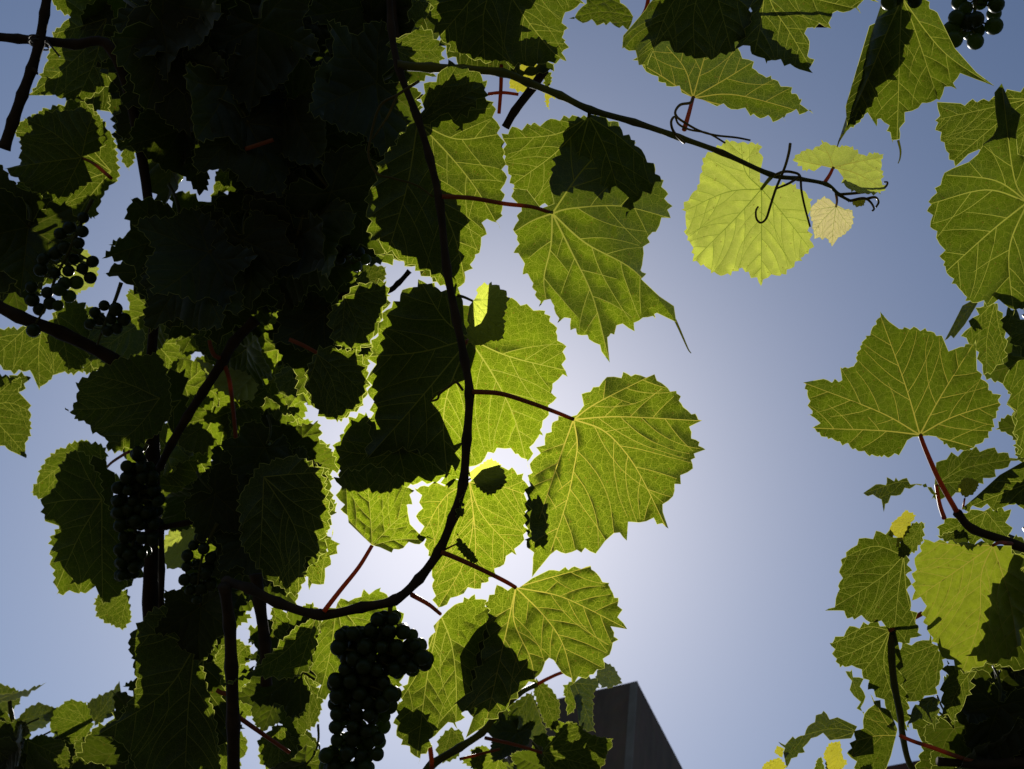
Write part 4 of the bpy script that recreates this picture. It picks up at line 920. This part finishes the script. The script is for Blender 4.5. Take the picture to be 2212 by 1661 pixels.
L('left', [(280, 1369), (276, 1389), (283, 1422), (293, 1479), (260, 1549), (230, 1562), (200, 1589, 0), (233, 1592), (256, 1605), (273, 1619), (300, 1680), (480, 1680), (470, 1560), (440, 1440), (410, 1350), (393, 1332), (366, 1309), (333, 1309), (310, 1332)],
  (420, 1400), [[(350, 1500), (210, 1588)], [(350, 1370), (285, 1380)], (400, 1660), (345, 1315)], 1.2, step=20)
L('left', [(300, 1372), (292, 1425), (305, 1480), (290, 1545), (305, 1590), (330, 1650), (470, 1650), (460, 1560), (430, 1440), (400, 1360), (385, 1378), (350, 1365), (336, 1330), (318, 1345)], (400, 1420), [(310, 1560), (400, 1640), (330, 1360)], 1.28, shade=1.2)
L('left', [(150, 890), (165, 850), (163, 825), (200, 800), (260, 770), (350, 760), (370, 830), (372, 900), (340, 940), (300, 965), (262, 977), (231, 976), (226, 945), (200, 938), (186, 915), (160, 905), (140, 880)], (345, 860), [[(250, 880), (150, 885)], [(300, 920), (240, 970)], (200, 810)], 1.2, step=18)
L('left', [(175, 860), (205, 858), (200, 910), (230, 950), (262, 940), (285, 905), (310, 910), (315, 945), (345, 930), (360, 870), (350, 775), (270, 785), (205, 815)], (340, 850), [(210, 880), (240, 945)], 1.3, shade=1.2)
for p, J, e, d, m in (
        ([(203, 620), (150, 640), (135, 600), (100, 585), (90, 620), (60, 640), (80, 560), (130, 520), (190, 540), (215, 580)], (200, 600), [(70, 630), (100, 560)], 1.62, 'young'),
        ([(185, 700), (250, 680), (290, 700), (318, 720), (310, 760), (255, 790), (200, 800), (186, 760)], (300, 700), [(190, 790), (190, 710)], 1.6, 'leaf'),
        ([(430, 700), (480, 690), (510, 715), (500, 750), (470, 790), (430, 760), (415, 730)], (500, 700), [(440, 760), (430, 710)], 1.58, 'leaf'),
        ([(420, 770), (470, 790), (530, 800), (560, 830), (545, 870), (500, 860), (450, 830)], (550, 810), [(430, 780), (500, 855)], 1.6, 'young'),
        ([(590, 810), (630, 780), (680, 775), (670, 830), (640, 860), (600, 850)], (670, 780), [(600, 840), (640, 855)], 1.4, 'leaf'),
        ([(740, 590), (790, 565), (835, 575), (830, 620), (800, 640), (750, 630)], (740, 625), [(830, 580), (820, 630)], 1.35, 'leaf'),
        ([(775, 750), (800, 740), (805, 765), (790, 800), (778, 790)], (800, 740), [(785, 795)], 1.2, 'leaf'),
        ([(330, 345), (350, 330), (370, 345), (365, 390), (340, 415), (322, 400)], (345, 335), [(340, 410)], 1.5, 'leaf'),
        ([(263, 285), (290, 280), (300, 320), (280, 370), (262, 350)], (280, 282), [(272, 360)], 1.55, 'leaf'),
        ([(465, 370), (500, 340), (505, 390), (470, 440), (455, 440)], (500, 345), [(460, 435)], 1.4, 'leaf'),
        ([(655, 85), (690, 78), (710, 90), (700, 130), (670, 110)], (710, 95), [(660, 95)], 1.3, 'leaf'),
        ([(440, 650), (480, 640), (478, 665), (445, 672)], (440, 660), [(478, 650)], 1.5, 'leaf'),
        ([(578, 655), (625, 660), (630, 668), (580, 670)], (578, 662), [(625, 665)], 1.3, 'young'),
        ([(380, 925), (430, 910), (470, 950), (440, 985), (400, 975), (375, 950)], (440, 920), [(385, 960), (460, 960)], 1.6, 'leaf'),
        ([(520, 890), (560, 880), (575, 910), (550, 930), (525, 915)], (560, 885), [(530, 910)], 1.55, 'young'),
        ([(590, 930), (640, 905), (660, 935), (620, 970), (600, 960)], (655, 915), [(605, 955)], 1.3, 'leaf'),
        ([(340, 1180), (375, 1130), (440, 1110), (470, 1120), (470, 1150), (420, 1180), (400, 1230), (360, 1230)], (460, 1120), [(350, 1180), (400, 1220)], 1.6, 'young'),
        ([(345, 1090), (400, 1085), (430, 1110), (370, 1140), (345, 1130)], (350, 1090), [(420, 1110)], 1.7, 'young'),
        ([(465, 1390), (500, 1375), (545, 1395), (540, 1430), (500, 1450), (470, 1470), (460, 1430)], (540, 1385), [(465, 1460), (470, 1400)], 1.45, 'leaf'),
        ([(470, 1540), (500, 1520), (520, 1560), (505, 1610), (470, 1600)], (500, 1522), [(480, 1600)], 1.5, 'leaf'),
        ([(580, 1230), (640, 1220), (640, 1260), (620, 1290), (585, 1280)], (585, 1235), [(635, 1255)], 1.2, 'leaf'),
        ([(583, 1310), (610, 1310), (627, 1340), (620, 1380), (607, 1400), (590, 1370)], (590, 1312), [(608, 1395)], 1.1, 'leaf'),
        ([(640, 1160), (690, 1130), (715, 1160), (705, 1215), (670, 1235), (650, 1260), (640, 1220)], (650, 1150), [(700, 1210), (660, 1250)], 1.08, 'leaf'),
        ([(610, 1480), (660, 1450), (700, 1500), (690, 1560), (640, 1600), (600, 1560)], (660, 1455), [(640, 1590), (690, 1540)], 1.3, 'leaf'),
        ([(555, 1600), (600, 1560), (650, 1590), (640, 1640), (590, 1670), (560, 1650)], (600, 1565), [(600, 1660), (640, 1620)], 1.35, 'leaf')):
    L('left', p, J, e, d, mat=m, step=16, tooth=.24, vw=1.0, tilt=(random.uniform(-.4, .4), random.uniform(-.4, .4)))

D1 = [(714, 1100), (714, 1141), (690, 1180), (700, 1215), (662, 1202), (661, 1255), (642, 1294), (607, 1271), (569, 1250), (520, 1180), (510, 1080), (560, 1000), (640, 980), (700, 1010)]
L('left', D1, (570, 1030), [[(640, 1150), (645, 1285)], (705, 1130), (560, 1230), (690, 1020)], 1.0, step=20)
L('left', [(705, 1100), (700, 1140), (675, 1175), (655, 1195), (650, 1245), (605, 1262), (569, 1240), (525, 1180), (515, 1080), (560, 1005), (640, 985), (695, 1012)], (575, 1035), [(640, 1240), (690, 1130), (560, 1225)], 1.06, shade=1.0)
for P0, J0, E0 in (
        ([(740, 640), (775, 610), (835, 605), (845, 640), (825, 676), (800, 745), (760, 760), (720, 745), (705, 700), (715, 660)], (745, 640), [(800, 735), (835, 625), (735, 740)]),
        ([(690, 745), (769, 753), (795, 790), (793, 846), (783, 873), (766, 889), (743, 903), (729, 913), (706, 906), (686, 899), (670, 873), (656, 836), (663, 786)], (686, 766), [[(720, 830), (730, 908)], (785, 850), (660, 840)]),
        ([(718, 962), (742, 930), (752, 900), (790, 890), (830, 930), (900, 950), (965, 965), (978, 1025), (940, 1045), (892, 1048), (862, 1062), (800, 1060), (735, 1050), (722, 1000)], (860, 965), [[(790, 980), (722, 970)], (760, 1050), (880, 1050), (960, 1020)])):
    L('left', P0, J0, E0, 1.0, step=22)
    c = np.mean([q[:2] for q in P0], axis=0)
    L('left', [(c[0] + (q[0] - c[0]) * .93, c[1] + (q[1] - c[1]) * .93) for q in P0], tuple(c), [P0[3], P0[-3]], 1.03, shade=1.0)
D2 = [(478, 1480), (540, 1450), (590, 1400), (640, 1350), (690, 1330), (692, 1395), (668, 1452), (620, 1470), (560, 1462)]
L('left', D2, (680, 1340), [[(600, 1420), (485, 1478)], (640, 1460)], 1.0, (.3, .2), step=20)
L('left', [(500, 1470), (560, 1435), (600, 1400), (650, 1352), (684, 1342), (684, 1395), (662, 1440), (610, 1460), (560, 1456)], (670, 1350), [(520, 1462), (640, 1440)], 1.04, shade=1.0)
# ---- low vine at the far left
trunk('low', (60, 1700, 1.75), .018, .010)
cane('low', [(60, 1700, 1.75), (90, 1640, 1.74), (120, 1600, 1.74), (170, 1570, 1.74), (225, 1540, 1.74)], .006, .003, 'shoot')
cane('low', [(60, 1700, 1.75), (40, 1600, 1.74), (24, 1540, 1.74), (20, 1500, 1.74)], .004, .003, 'shoot')
for p, J, e, d, tl in (
        ([(100, 1542), (133, 1522), (153, 1509), (186, 1516), (203, 1536), (200, 1572), (186, 1592), (160, 1612), (140, 1599), (110, 1582)], (190, 1565), [(105, 1545), (155, 1512), (150, 1608)], 1.72, (0, 0)),
        ([(186, 1516), (240, 1490), (258, 1471, 0), (262, 1500), (248, 1545), (205, 1570)], (200, 1560), [(257, 1475), (240, 1530)], 1.68, (.5, .8)),
        ([(-30, 1505), (0, 1499), (45, 1492), (100, 1474, 0), (75, 1492), (60, 1505), (0, 1520), (-30, 1530)], (-25, 1520), [(95, 1476)], 1.66, (.1, 1.8)),
        ([(-20, 1480), (0, 1475), (40, 1490), (45, 1520), (10, 1550), (-20, 1540)], (-20, 1500), [(40, 1500)], 1.75, (0, .6)),
        ([(32, 1556), (55, 1530), (83, 1516), (123, 1529), (100, 1572), (50, 1589)], (38, 1560), [(118, 1530), (70, 1585)], 1.7, (.3, 1.2)),
        ([(-30, 1540), (0, 1530), (28, 1550), (20, 1600), (0, 1620), (-30, 1610)], (-20, 1545), [(18, 1590)], 1.74, (0, .2)),
        ([(40, 1600), (90, 1585), (140, 1600), (160, 1650), (120, 1690), (50, 1690), (20, 1640)], (60, 1600), [(150, 1650), (60, 1680)], 1.6, (0, .3)),
        ([(45, 1610), (90, 1595), (135, 1610), (150, 1650), (110, 1690), (60, 1690), (30, 1640)], (60, 1610), [(140, 1650)], 1.66, (0, .3)),
        ([(-30, 1600), (20, 1590), (60, 1630), (50, 1690), (-30, 1690)], (-20, 1610), [(50, 1670)], 1.58, (0, .2)),
        ([(-30, 1610), (20, 1600), (50, 1630), (40, 1690), (-30, 1690)], (-20, 1620), [(40, 1670)], 1.64, (0, .2)),
        ([(160, 1600), (200, 1585), (240, 1600), (225, 1640), (190, 1625), (165, 1640)], (230, 1595), [(165, 1630), (200, 1590)], 1.6, (0, .4)),
        ([(225, 1610), (260, 1600), (290, 1640), (280, 1690), (235, 1680), (215, 1640)], (260, 1605), [(240, 1670), (220, 1640)], 1.7, (0, .2)),
        ([(255, 1530), (290, 1500), (310, 1530), (290, 1560), (262, 1560)], (290, 1505), [(262, 1555)], 1.75, (0, .2))):
    L('low', p, J, e, d, tl, step=14, tooth=.2, margin=.6)

# ------------------------------------------------------------------ copies that fill the dense, shaded mass
U5 = [(.05, -.10, 0), (.10, -.30, 0), (.20, -.44), (.42, -.50), (.62, -.38), (.72, -.16), (.66, .02), (.86, .26), (.92, .52), (.66, .54), (.50, .58), (.44, .80), (.26, .98), (.02, 1.22), (-.22, .98), (-.42, .82), (-.50, .58), (-.66, .56), (-.92, .50), (-.84, .24), (-.68, .02), (-.72, -.18), (-.60, -.40), (-.40, -.50), (-.20, -.44), (-.10, -.30, 0), (-.05, -.10, 0)]
PROTO = []
HOLD = VINE['left']
for v in range(9):
    r = np.random.default_rng(100 + v)
    S = 170.0
    sx, sy = r.uniform(.9, 1.12), r.uniform(.85, 1.08)
    pts = [((p[0] * sx + r.normal(0, .035) * (len(p) < 3)) * S, (p[1] * sy + r.normal(0, .035) * (len(p) < 3)) * S) + tuple(p[2:]) for p in U5]
    ends = [(pts[13][0] * .97, pts[13][1] * .97), (pts[8][0] * .96, pts[8][1] * .96), (pts[18][0] * .96, pts[18][1] * .96), (pts[4][0] * .95, pts[4][1] * .95), (pts[22][0] * .95, pts[22][1] * .95)]
    cup, ph = r.uniform(.02, .09), r.uniform(0, 6.3, 3)
    fold = r.uniform(-.35, .35)

    def to3d(P, dv, S=S, cup=cup, ph=ph, fold=fold):
        x, y = P[:, 0] / S * .075, P[:, 1] / S * .075
        z = cup * (x * x + y * y) / .075 * 1.6 + fold * np.abs(x) + .004 * np.sin(x * 70 + ph[0]) * np.sin(y * 60 + ph[1]) + .003 * (1 - np.exp(-(dv / .03) ** 2))
        return np.stack([x, y, z], 1)
    o = build_leaf('leaf', pts, (0, 0), ends, to3d, ('old' if v < 6 else 'leaf', 'vein_old' if v < 6 else 'vein'), HOLD, (0, 0, 0), 2 * S, 24, .30, 500 + v, margin=1.0)  # first six carry shade in their colour, the rest keep the brighter leaf
    C = catmull(np.array([(0, 0, -.001), (0, -.02, -.008), (.002, -.035, -.025), (.004, -.045, -.05)]), 5)
    V, Fc = tube(C, np.linspace(.0015, .0021, len(C)), 7)
    mesh_obj('petiole', V, Fc, 'shoot', o)
    PROTO.append(o)
USED = set()


def place_copy(key, i, pos, R, scale):
    src = PROTO[i]
    if i in USED:
        o = src.copy(); COL.objects.link(o)
        for ch in src.children:
            c = ch.copy(); COL.objects.link(c); c.parent = o
    else:
        o = src; USED.add(i)
    o.parent = VINE[key]
    b = BASE[key]
    Mx = Matrix.Identity(4)
    for a in range(3):
        for k in range(3):
            Mx[a][k] = R[a][k] * scale
    Mx.translation = Vector(pos - b)
    o.matrix_basis = Mx
    return o


def rand_rot(tiltmax):
    """blade roughly facing the viewer, tip hanging, tilted at random"""
    n = -_F + CX * RNG.normal(0, tiltmax) + CY * RNG.normal(0, tiltmax)
    n /= np.linalg.norm(n)
    a = RNG.normal(0, 1.0) - math.pi / 2
    t = CX * math.cos(a) + CY * math.sin(a); t -= n * (t @ n); t /= np.linalg.norm(t)
    x = np.cross(t, n)
    return np.stack([x, t, -n], 1) if False else np.stack([np.cross(t, n), t, n], 1)


def fill(key, poly, count, d0, d1, s0, s1, holes=(), tiltmax=.35, mind=45, kinds=(0, 6)):
    poly = np.array(poly, float); lo, hi = poly.min(0), poly.max(0)
    placed = []
    tries = 0
    while len(placed) < count and tries < 20000:
        tries += 1
        p = RNG.uniform(lo, hi)
        if not inside(poly, p[None])[0]:
            continue
        s = RNG.uniform(s0, s1); d = RNG.uniform(d0, d1)
        rad = .075 * s * FPX / d
        if any(math.hypot(p[0] - h[0], p[1] - h[1]) < h[2] + rad * h[3] for h in holes):
            continue
        if any(math.hypot(p[0] - q[0], p[1] - q[1]) < mind and abs(d - q[2]) < .1 for q in placed):
            continue
        placed.append((p[0], p[1], d))
        place_copy(key, int(RNG.integers(*kinds)), unproj(p[0], p[1], d), rand_rot(tiltmax), s)


HOLES = [(720, 930, 30, .75), (885, 1085, 34, .8), (800, 1230, 80, .9), (860, 1270, 50, .9), (0, 180, 140, .9), (60, 1000, 110, .9), (150, 1400, 150, .9), (80, 900, 60, .9), (130, 460, 50, .7), (60, 750, 60, .8), (230, 720, 40, .6),
         (490, 760, 66, .75), (450, 945, 40, .75), (340, 372, 12, .75), (480, 395, 16, .8), (790, 600, 22, .6), (500, 1420, 40, .8), (685, 100, 16, .7), (600, 850, 26, .75), (265, 320, 8, .5), (640, 820, 22, .75), (395, 1185, 46, .8), (520, 1580, 36, .8), (600, 662, 12, .7)]
HOLES[0] = (720, 930, 24, .8)
UPPER = [(340, -20), (850, -20), (800, 260), (750, 520), (700, 640), (560, 620), (420, 640), (360, 540), (370, 380), (350, 180)]
LOWER = [(420, 640), (700, 640), (720, 760), (660, 860), (640, 1060), (560, 1200), (480, 1290), (470, 1400), (430, 1330), (410, 1180), (410, 950), (390, 850)]
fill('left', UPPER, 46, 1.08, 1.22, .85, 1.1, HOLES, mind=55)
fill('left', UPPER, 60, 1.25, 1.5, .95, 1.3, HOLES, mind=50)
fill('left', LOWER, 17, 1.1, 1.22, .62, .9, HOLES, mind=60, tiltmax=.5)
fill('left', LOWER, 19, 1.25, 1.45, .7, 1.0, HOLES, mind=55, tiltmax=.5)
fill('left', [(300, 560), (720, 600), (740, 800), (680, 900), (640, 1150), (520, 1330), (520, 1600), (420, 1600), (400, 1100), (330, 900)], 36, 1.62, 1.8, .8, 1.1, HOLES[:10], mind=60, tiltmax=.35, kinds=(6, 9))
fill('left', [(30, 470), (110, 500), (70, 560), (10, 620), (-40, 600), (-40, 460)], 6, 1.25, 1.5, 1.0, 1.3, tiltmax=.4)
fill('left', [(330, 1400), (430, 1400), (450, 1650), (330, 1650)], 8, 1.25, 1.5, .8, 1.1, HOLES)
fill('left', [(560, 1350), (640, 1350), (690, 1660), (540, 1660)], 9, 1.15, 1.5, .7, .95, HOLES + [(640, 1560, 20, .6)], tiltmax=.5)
fill('right', [(2170, 1480), (2260, 1200), (2300, 1300), (2300, 1600), (2160, 1590)], 16, 1.06, 1.3, .9, 1.2)
fill('right', [(2120, 1560), (2250, 1560), (2250, 1700), (2100, 1690)], 8, 1.06, 1.3, .8, 1.0, tiltmax=.5)
fill('right', [(2060, 1470), (2200, 1440), (2220, 1640), (2060, 1620)], 9, 1.04, 1.14, .5, .75, tiltmax=.45)
fill('right', [(2040, 1560), (2120, 1560), (2120, 1660), (2040, 1660)], 4, 1.06, 1.14, .45, .6, tiltmax=.5, kinds=(6, 9))
fill('back', [(1070, 1530), (1240, 1540), (1270, 1680), (1060, 1690)], 7, 1.46, 1.62, .5, .75, tiltmax=.5, kinds=(4, 9))
fill('low', [(-20, 1560), (280, 1590), (290, 1680), (-20, 1680)], 9, 1.6, 1.82, .6, .85, tiltmax=.5, kinds=(3, 9))
fill('right', [(2215, 700), (2290, 700), (2290, 1000), (2230, 1000)], 5, 1.05, 1.2, .7, .9)

# ------------------------------------------------------------------ grapes
bm_v, bm_f = [], []
NU, NV = 14, 9
for j in range(1, NV):
    th = math.pi * j / NV
    for i in range(NU):
        a = 2 * math.pi * i / NU
        bm_v.append((math.sin(th) * math.cos(a), math.sin(th) * math.sin(a), math.cos(th) * 1.06))
top, bot = len(bm_v), len(bm_v) + 1
bm_v += [(0, 0, 1.06), (0, 0, -1.06)]
for j in range(NV - 2):
    for i in range(NU):
        bm_f.append((j * NU + i, (j + 1) * NU + i, (j + 1) * NU + (i + 1) % NU, j * NU + (i + 1) % NU))
for i in range(NU):
    bm_f.append((top, i, (i + 1) % NU)); bm_f.append((bot, (NV - 2) * NU + (i + 1) % NU, (NV - 2) * NU + i))
gme = bpy.data.meshes.new('grape'); gme.from_pydata(bm_v, [], bm_f)
gme.polygons.foreach_set('use_smooth', [True] * len(gme.polygons)); gme.materials.append(M['grape'])


def bunch(grapes, stem, label, rpx, d):
    """grapes: (x, y, dd) on the measuring grid; stem: points from the hanging node down"""
    S = px_path(stem)
    e = empty('grape_bunch', tuple(S[0]), label, 'grapes', 'grape bunches hanging from the vines')
    base = S[0]
    C = catmull(S, 5) - base
    V, Fc = tube(C, np.linspace(.0022, .0012, len(C)), 7)
    mesh_obj('stem', V, Fc, 'shoot', e)
    for (x, y, dd) in grapes:
        p = unproj(x, y, d + dd) - base
        r = rpx / FPX * d * RNG.uniform(.82, 1.1)
        g = bpy.data.objects.new('grape', gme); COL.objects.link(g); g.parent = e
        g.location = tuple(p); g.scale = (r, r, r)
        g.rotation_euler = tuple(RNG.uniform(-.4, .4, 3))
        k = np.argmin(np.linalg.norm(C - p, axis=1))
        mid = (C[k] + p) / 2 + RNG.normal(0, .002, 3)
        V, Fc = tube(catmull(np.array([C[k], mid, p]), 3), np.linspace(.0008, .0009, 7), 5)
        mesh_obj('pedicel', V, Fc, 'shoot', e)
    return e


def pack(rows, rpx, depth, seed):
    """rows: (y, x0, x1); fills a bunch outline with grapes that do not sink into one another"""
    r = np.random.default_rng(seed); out = []
    for layer in range(4):
        for (y, x0, x1) in rows:
            x = x0 + rpx * (.9 + .6 * (layer % 2))
            while x < x1 - rpx * .6:
                p = (x + r.normal(0, 3), y + r.normal(0, 4), (layer - 1) * depth * .8 + r.normal(0, .002))
                if all((p[0] - q[0]) ** 2 + (p[1] - q[1]) ** 2 + ((p[2] - q[2]) / .00037) ** 2 > (1.55 * rpx) ** 2 for q in out):
                    out.append(p)
                x += 1.1 * rpx
    return out


rows = [(1335, 800, 868), (1360, 785, 905), (1372, 722, 890), (1395, 718, 915), (1420, 728, 935), (1445, 730, 900), (1470, 705, 860), (1495, 712, 855), (1520, 705, 862), (1545, 710, 845), (1572, 708, 838), (1600, 712, 835), (1628, 690, 825), (1656, 685, 815)]
bunch(pack(rows, 16.5, .012, 1) + [(871, 1365, .004), (890, 1372, .006), (906, 1395, .008), (918, 1433, -.004), (851, 1500, .01)], [(845, 1300, .905), (838, 1340, .905), (810, 1400, .905), (785, 1480, .905), (770, 1560, .905), (755, 1650, .905)],
      'large dark bunch of grapes hanging from the arching cane', 16.5, .905)
bunch([(2152, 10, 0), (2147, 30, .015), (2147, 56, 0), (2111, 66, .01), (2107, 90, 0), (2061, 85, 0), (2054, 63, .006), (2066, 38, 0), (2086, 18, .004), (2092, 48, .0), (2108, 42, -.006), (2072, 5, .01), (2117, 6, .005), (2079, 62, .012), (2096, 72, .02), (2128, -12, 0), (2150, -18, .01), (2100, -20, 0), (2080, -14, .01)],
      [(2110, -110, .98), (2112, -40, .98), (2106, 20, .98), (2095, 60, .98)], 'small bunch of green grapes against open sky', 18.5, .98)
bunch([(1920, 4, 0), (1936, -4, .006), (1976, 2, 0), (1955, -22, 0), (1928, -30, .004), (1984, -28, .005), (1940, -52, 0), (1968, -54, .004)], [(1950, -115, .94), (1948, -60, .94), (1942, -10, .94)], 'green grapes touching the top of a drooping half-shaded leaf', 17.0, .94)
bunch([(94, 560, 0), (120, 548, .01), (88, 583, 0), (148, 585, .004), (178, 580, .006), (140, 612, 0), (165, 610, .008), (68, 620, 0), (102, 632, 0), (128, 625, -.006), (70, 648, .004), (108, 655, .002), (85, 668, .006), (125, 660, 0), (150, 640, .004), (72, 714, .0), (200, 565, .008), (195, 600, .01), (160, 560, .01), (118, 590, .0), (180, 470, .0), (150, 492, .004), (178, 500, .0), (130, 505, .004), (170, 525, .0), (140, 535, .004)],
      [(200, 430, 1.2), (180, 470, 1.2), (150, 540, 1.2), (120, 600, 1.2), (100, 660, 1.2), (76, 700, 1.2)], 'loose bunch of dark grapes in front of blurred sunlit leaves', 14.5, 1.2)
bunch([(194, 700, 0), (205, 675, .004), (232, 715, 0), (252, 710, .004), (240, 690, .002), (215, 690, .01), (268, 690, .006), (225, 660, .006), (250, 668, .0)], [(262, 610, 1.17), (248, 650, 1.17), (230, 690, 1.17), (210, 745, 1.17)], 'few dark grapes beside a thick woody cane', 13.5, 1.17)
rows = [(985, 280, 325), (1008, 268, 330), (1030, 262, 345), (1055, 245, 345), (1080, 240, 355), (1105, 245, 350), (1130, 250, 350), (1160, 255, 345), (1190, 250, 330), (1215, 248, 315), (1240, 250, 300)]
bunch(pack(rows, 13.0, .012, 3), [(318, 960, 1.2), (300, 1000, 1.2), (300, 1080, 1.2), (290, 1160, 1.2), (275, 1240, 1.2)], 'dark bunch of grapes beside the wooden stake', 13.0, 1.2)
bunch([(405, 1200, 0), (418, 1178, .004), (440, 1185, 0), (432, 1162, .004), (455, 1205, .004), (403, 1224, 0), (425, 1220, .006), (398, 1252, 0), (420, 1250, .004), (445, 1240, 0), (410, 1275, .002), (435, 1270, .004), (455, 1262, .006), (425, 1295, .002), (450, 1225, .01)], [(470, 1130, 1.15), (455, 1160, 1.15), (435, 1210, 1.15), (425, 1280, 1.15)], 'sparse bunch of dark grapes over pale young leaves', 13.0, 1.15)
bunch([(640, 530, 0), (662, 545, .004), (700, 520, 0), (725, 505, .004), (750, 540, 0), (770, 575, .004), (735, 560, .006), (715, 540, .002), (690, 555, .0), (775, 545, .004), (790, 560, .0)], [(680, 470, 1.12), (700, 500, 1.12), (725, 530, 1.12), (760, 570, 1.12)], 'scattered dark grapes among the nearly black leaves', 13.0, 1.12)

# ------------------------------------------------------------------ stake and tie
sa, sb = unproj(336, 1180, 1.75), unproj(332, 1330, 1.75)
pn = np.cross(sa - EYE, sb - EYE); pn /= np.linalg.norm(pn)
up = np.array([0, 0, 1.0]); up = up - pn * (up @ pn); up /= np.linalg.norm(up)
bot = sa - up * (sa[2] / up[2]); tip = sa + up * .22
ux = np.cross(up, pn); bw = .011
lv = []
for q, k in ((bot, 1.0), ((bot + tip) / 2 + pn * .002, 1.03), (tip, 1.0), (tip + up * .012, .6)):
    for i, j in ((-1, -1), (1, -1), (1, 1), (-1, 1)):
        lv.append(tuple(q - bot + (pn * i + ux * j) * bw * k))
lf = [(k * 4 + i, k * 4 + (i + 1) % 4, k * 4 + 4 + (i + 1) % 4, k * 4 + 4 + i) for k in range(3) for i in range(4)] + [(3, 2, 1, 0), (12, 13, 14, 15)]
bp = bot
stake = mesh_obj('wooden_stake', lv, lf, 'stake', None, (bp[0], bp[1], 0), smooth=False)
stake['label'] = 'square weathered wooden stake standing amid the dense dark vine'; stake['category'] = 'stake'
tp = px_path([(84, 92, 1.168)])[0]
ring = []
for k in range(40):
    a = k / 40 * 4 * math.pi
    ring.append(tp + CX * math.cos(a) * .0085 + _F * math.sin(a) * .016 + CY * (-.004 + .008 * k / 40) + CX * 0)
tail = [ring[-1] + CX * .004 * k - CY * .005 * k for k in range(1, 5)]
P = np.array(ring + tail)
V, Fc = tube(P - tp, np.full(len(P), .0010), 6)
tie = mesh_obj('wire_tie', V, Fc, 'wire', None, tuple(tp))
tie['label'] = 'thin wire tie wound where two bare canes cross'; tie['category'] = 'wire tie'
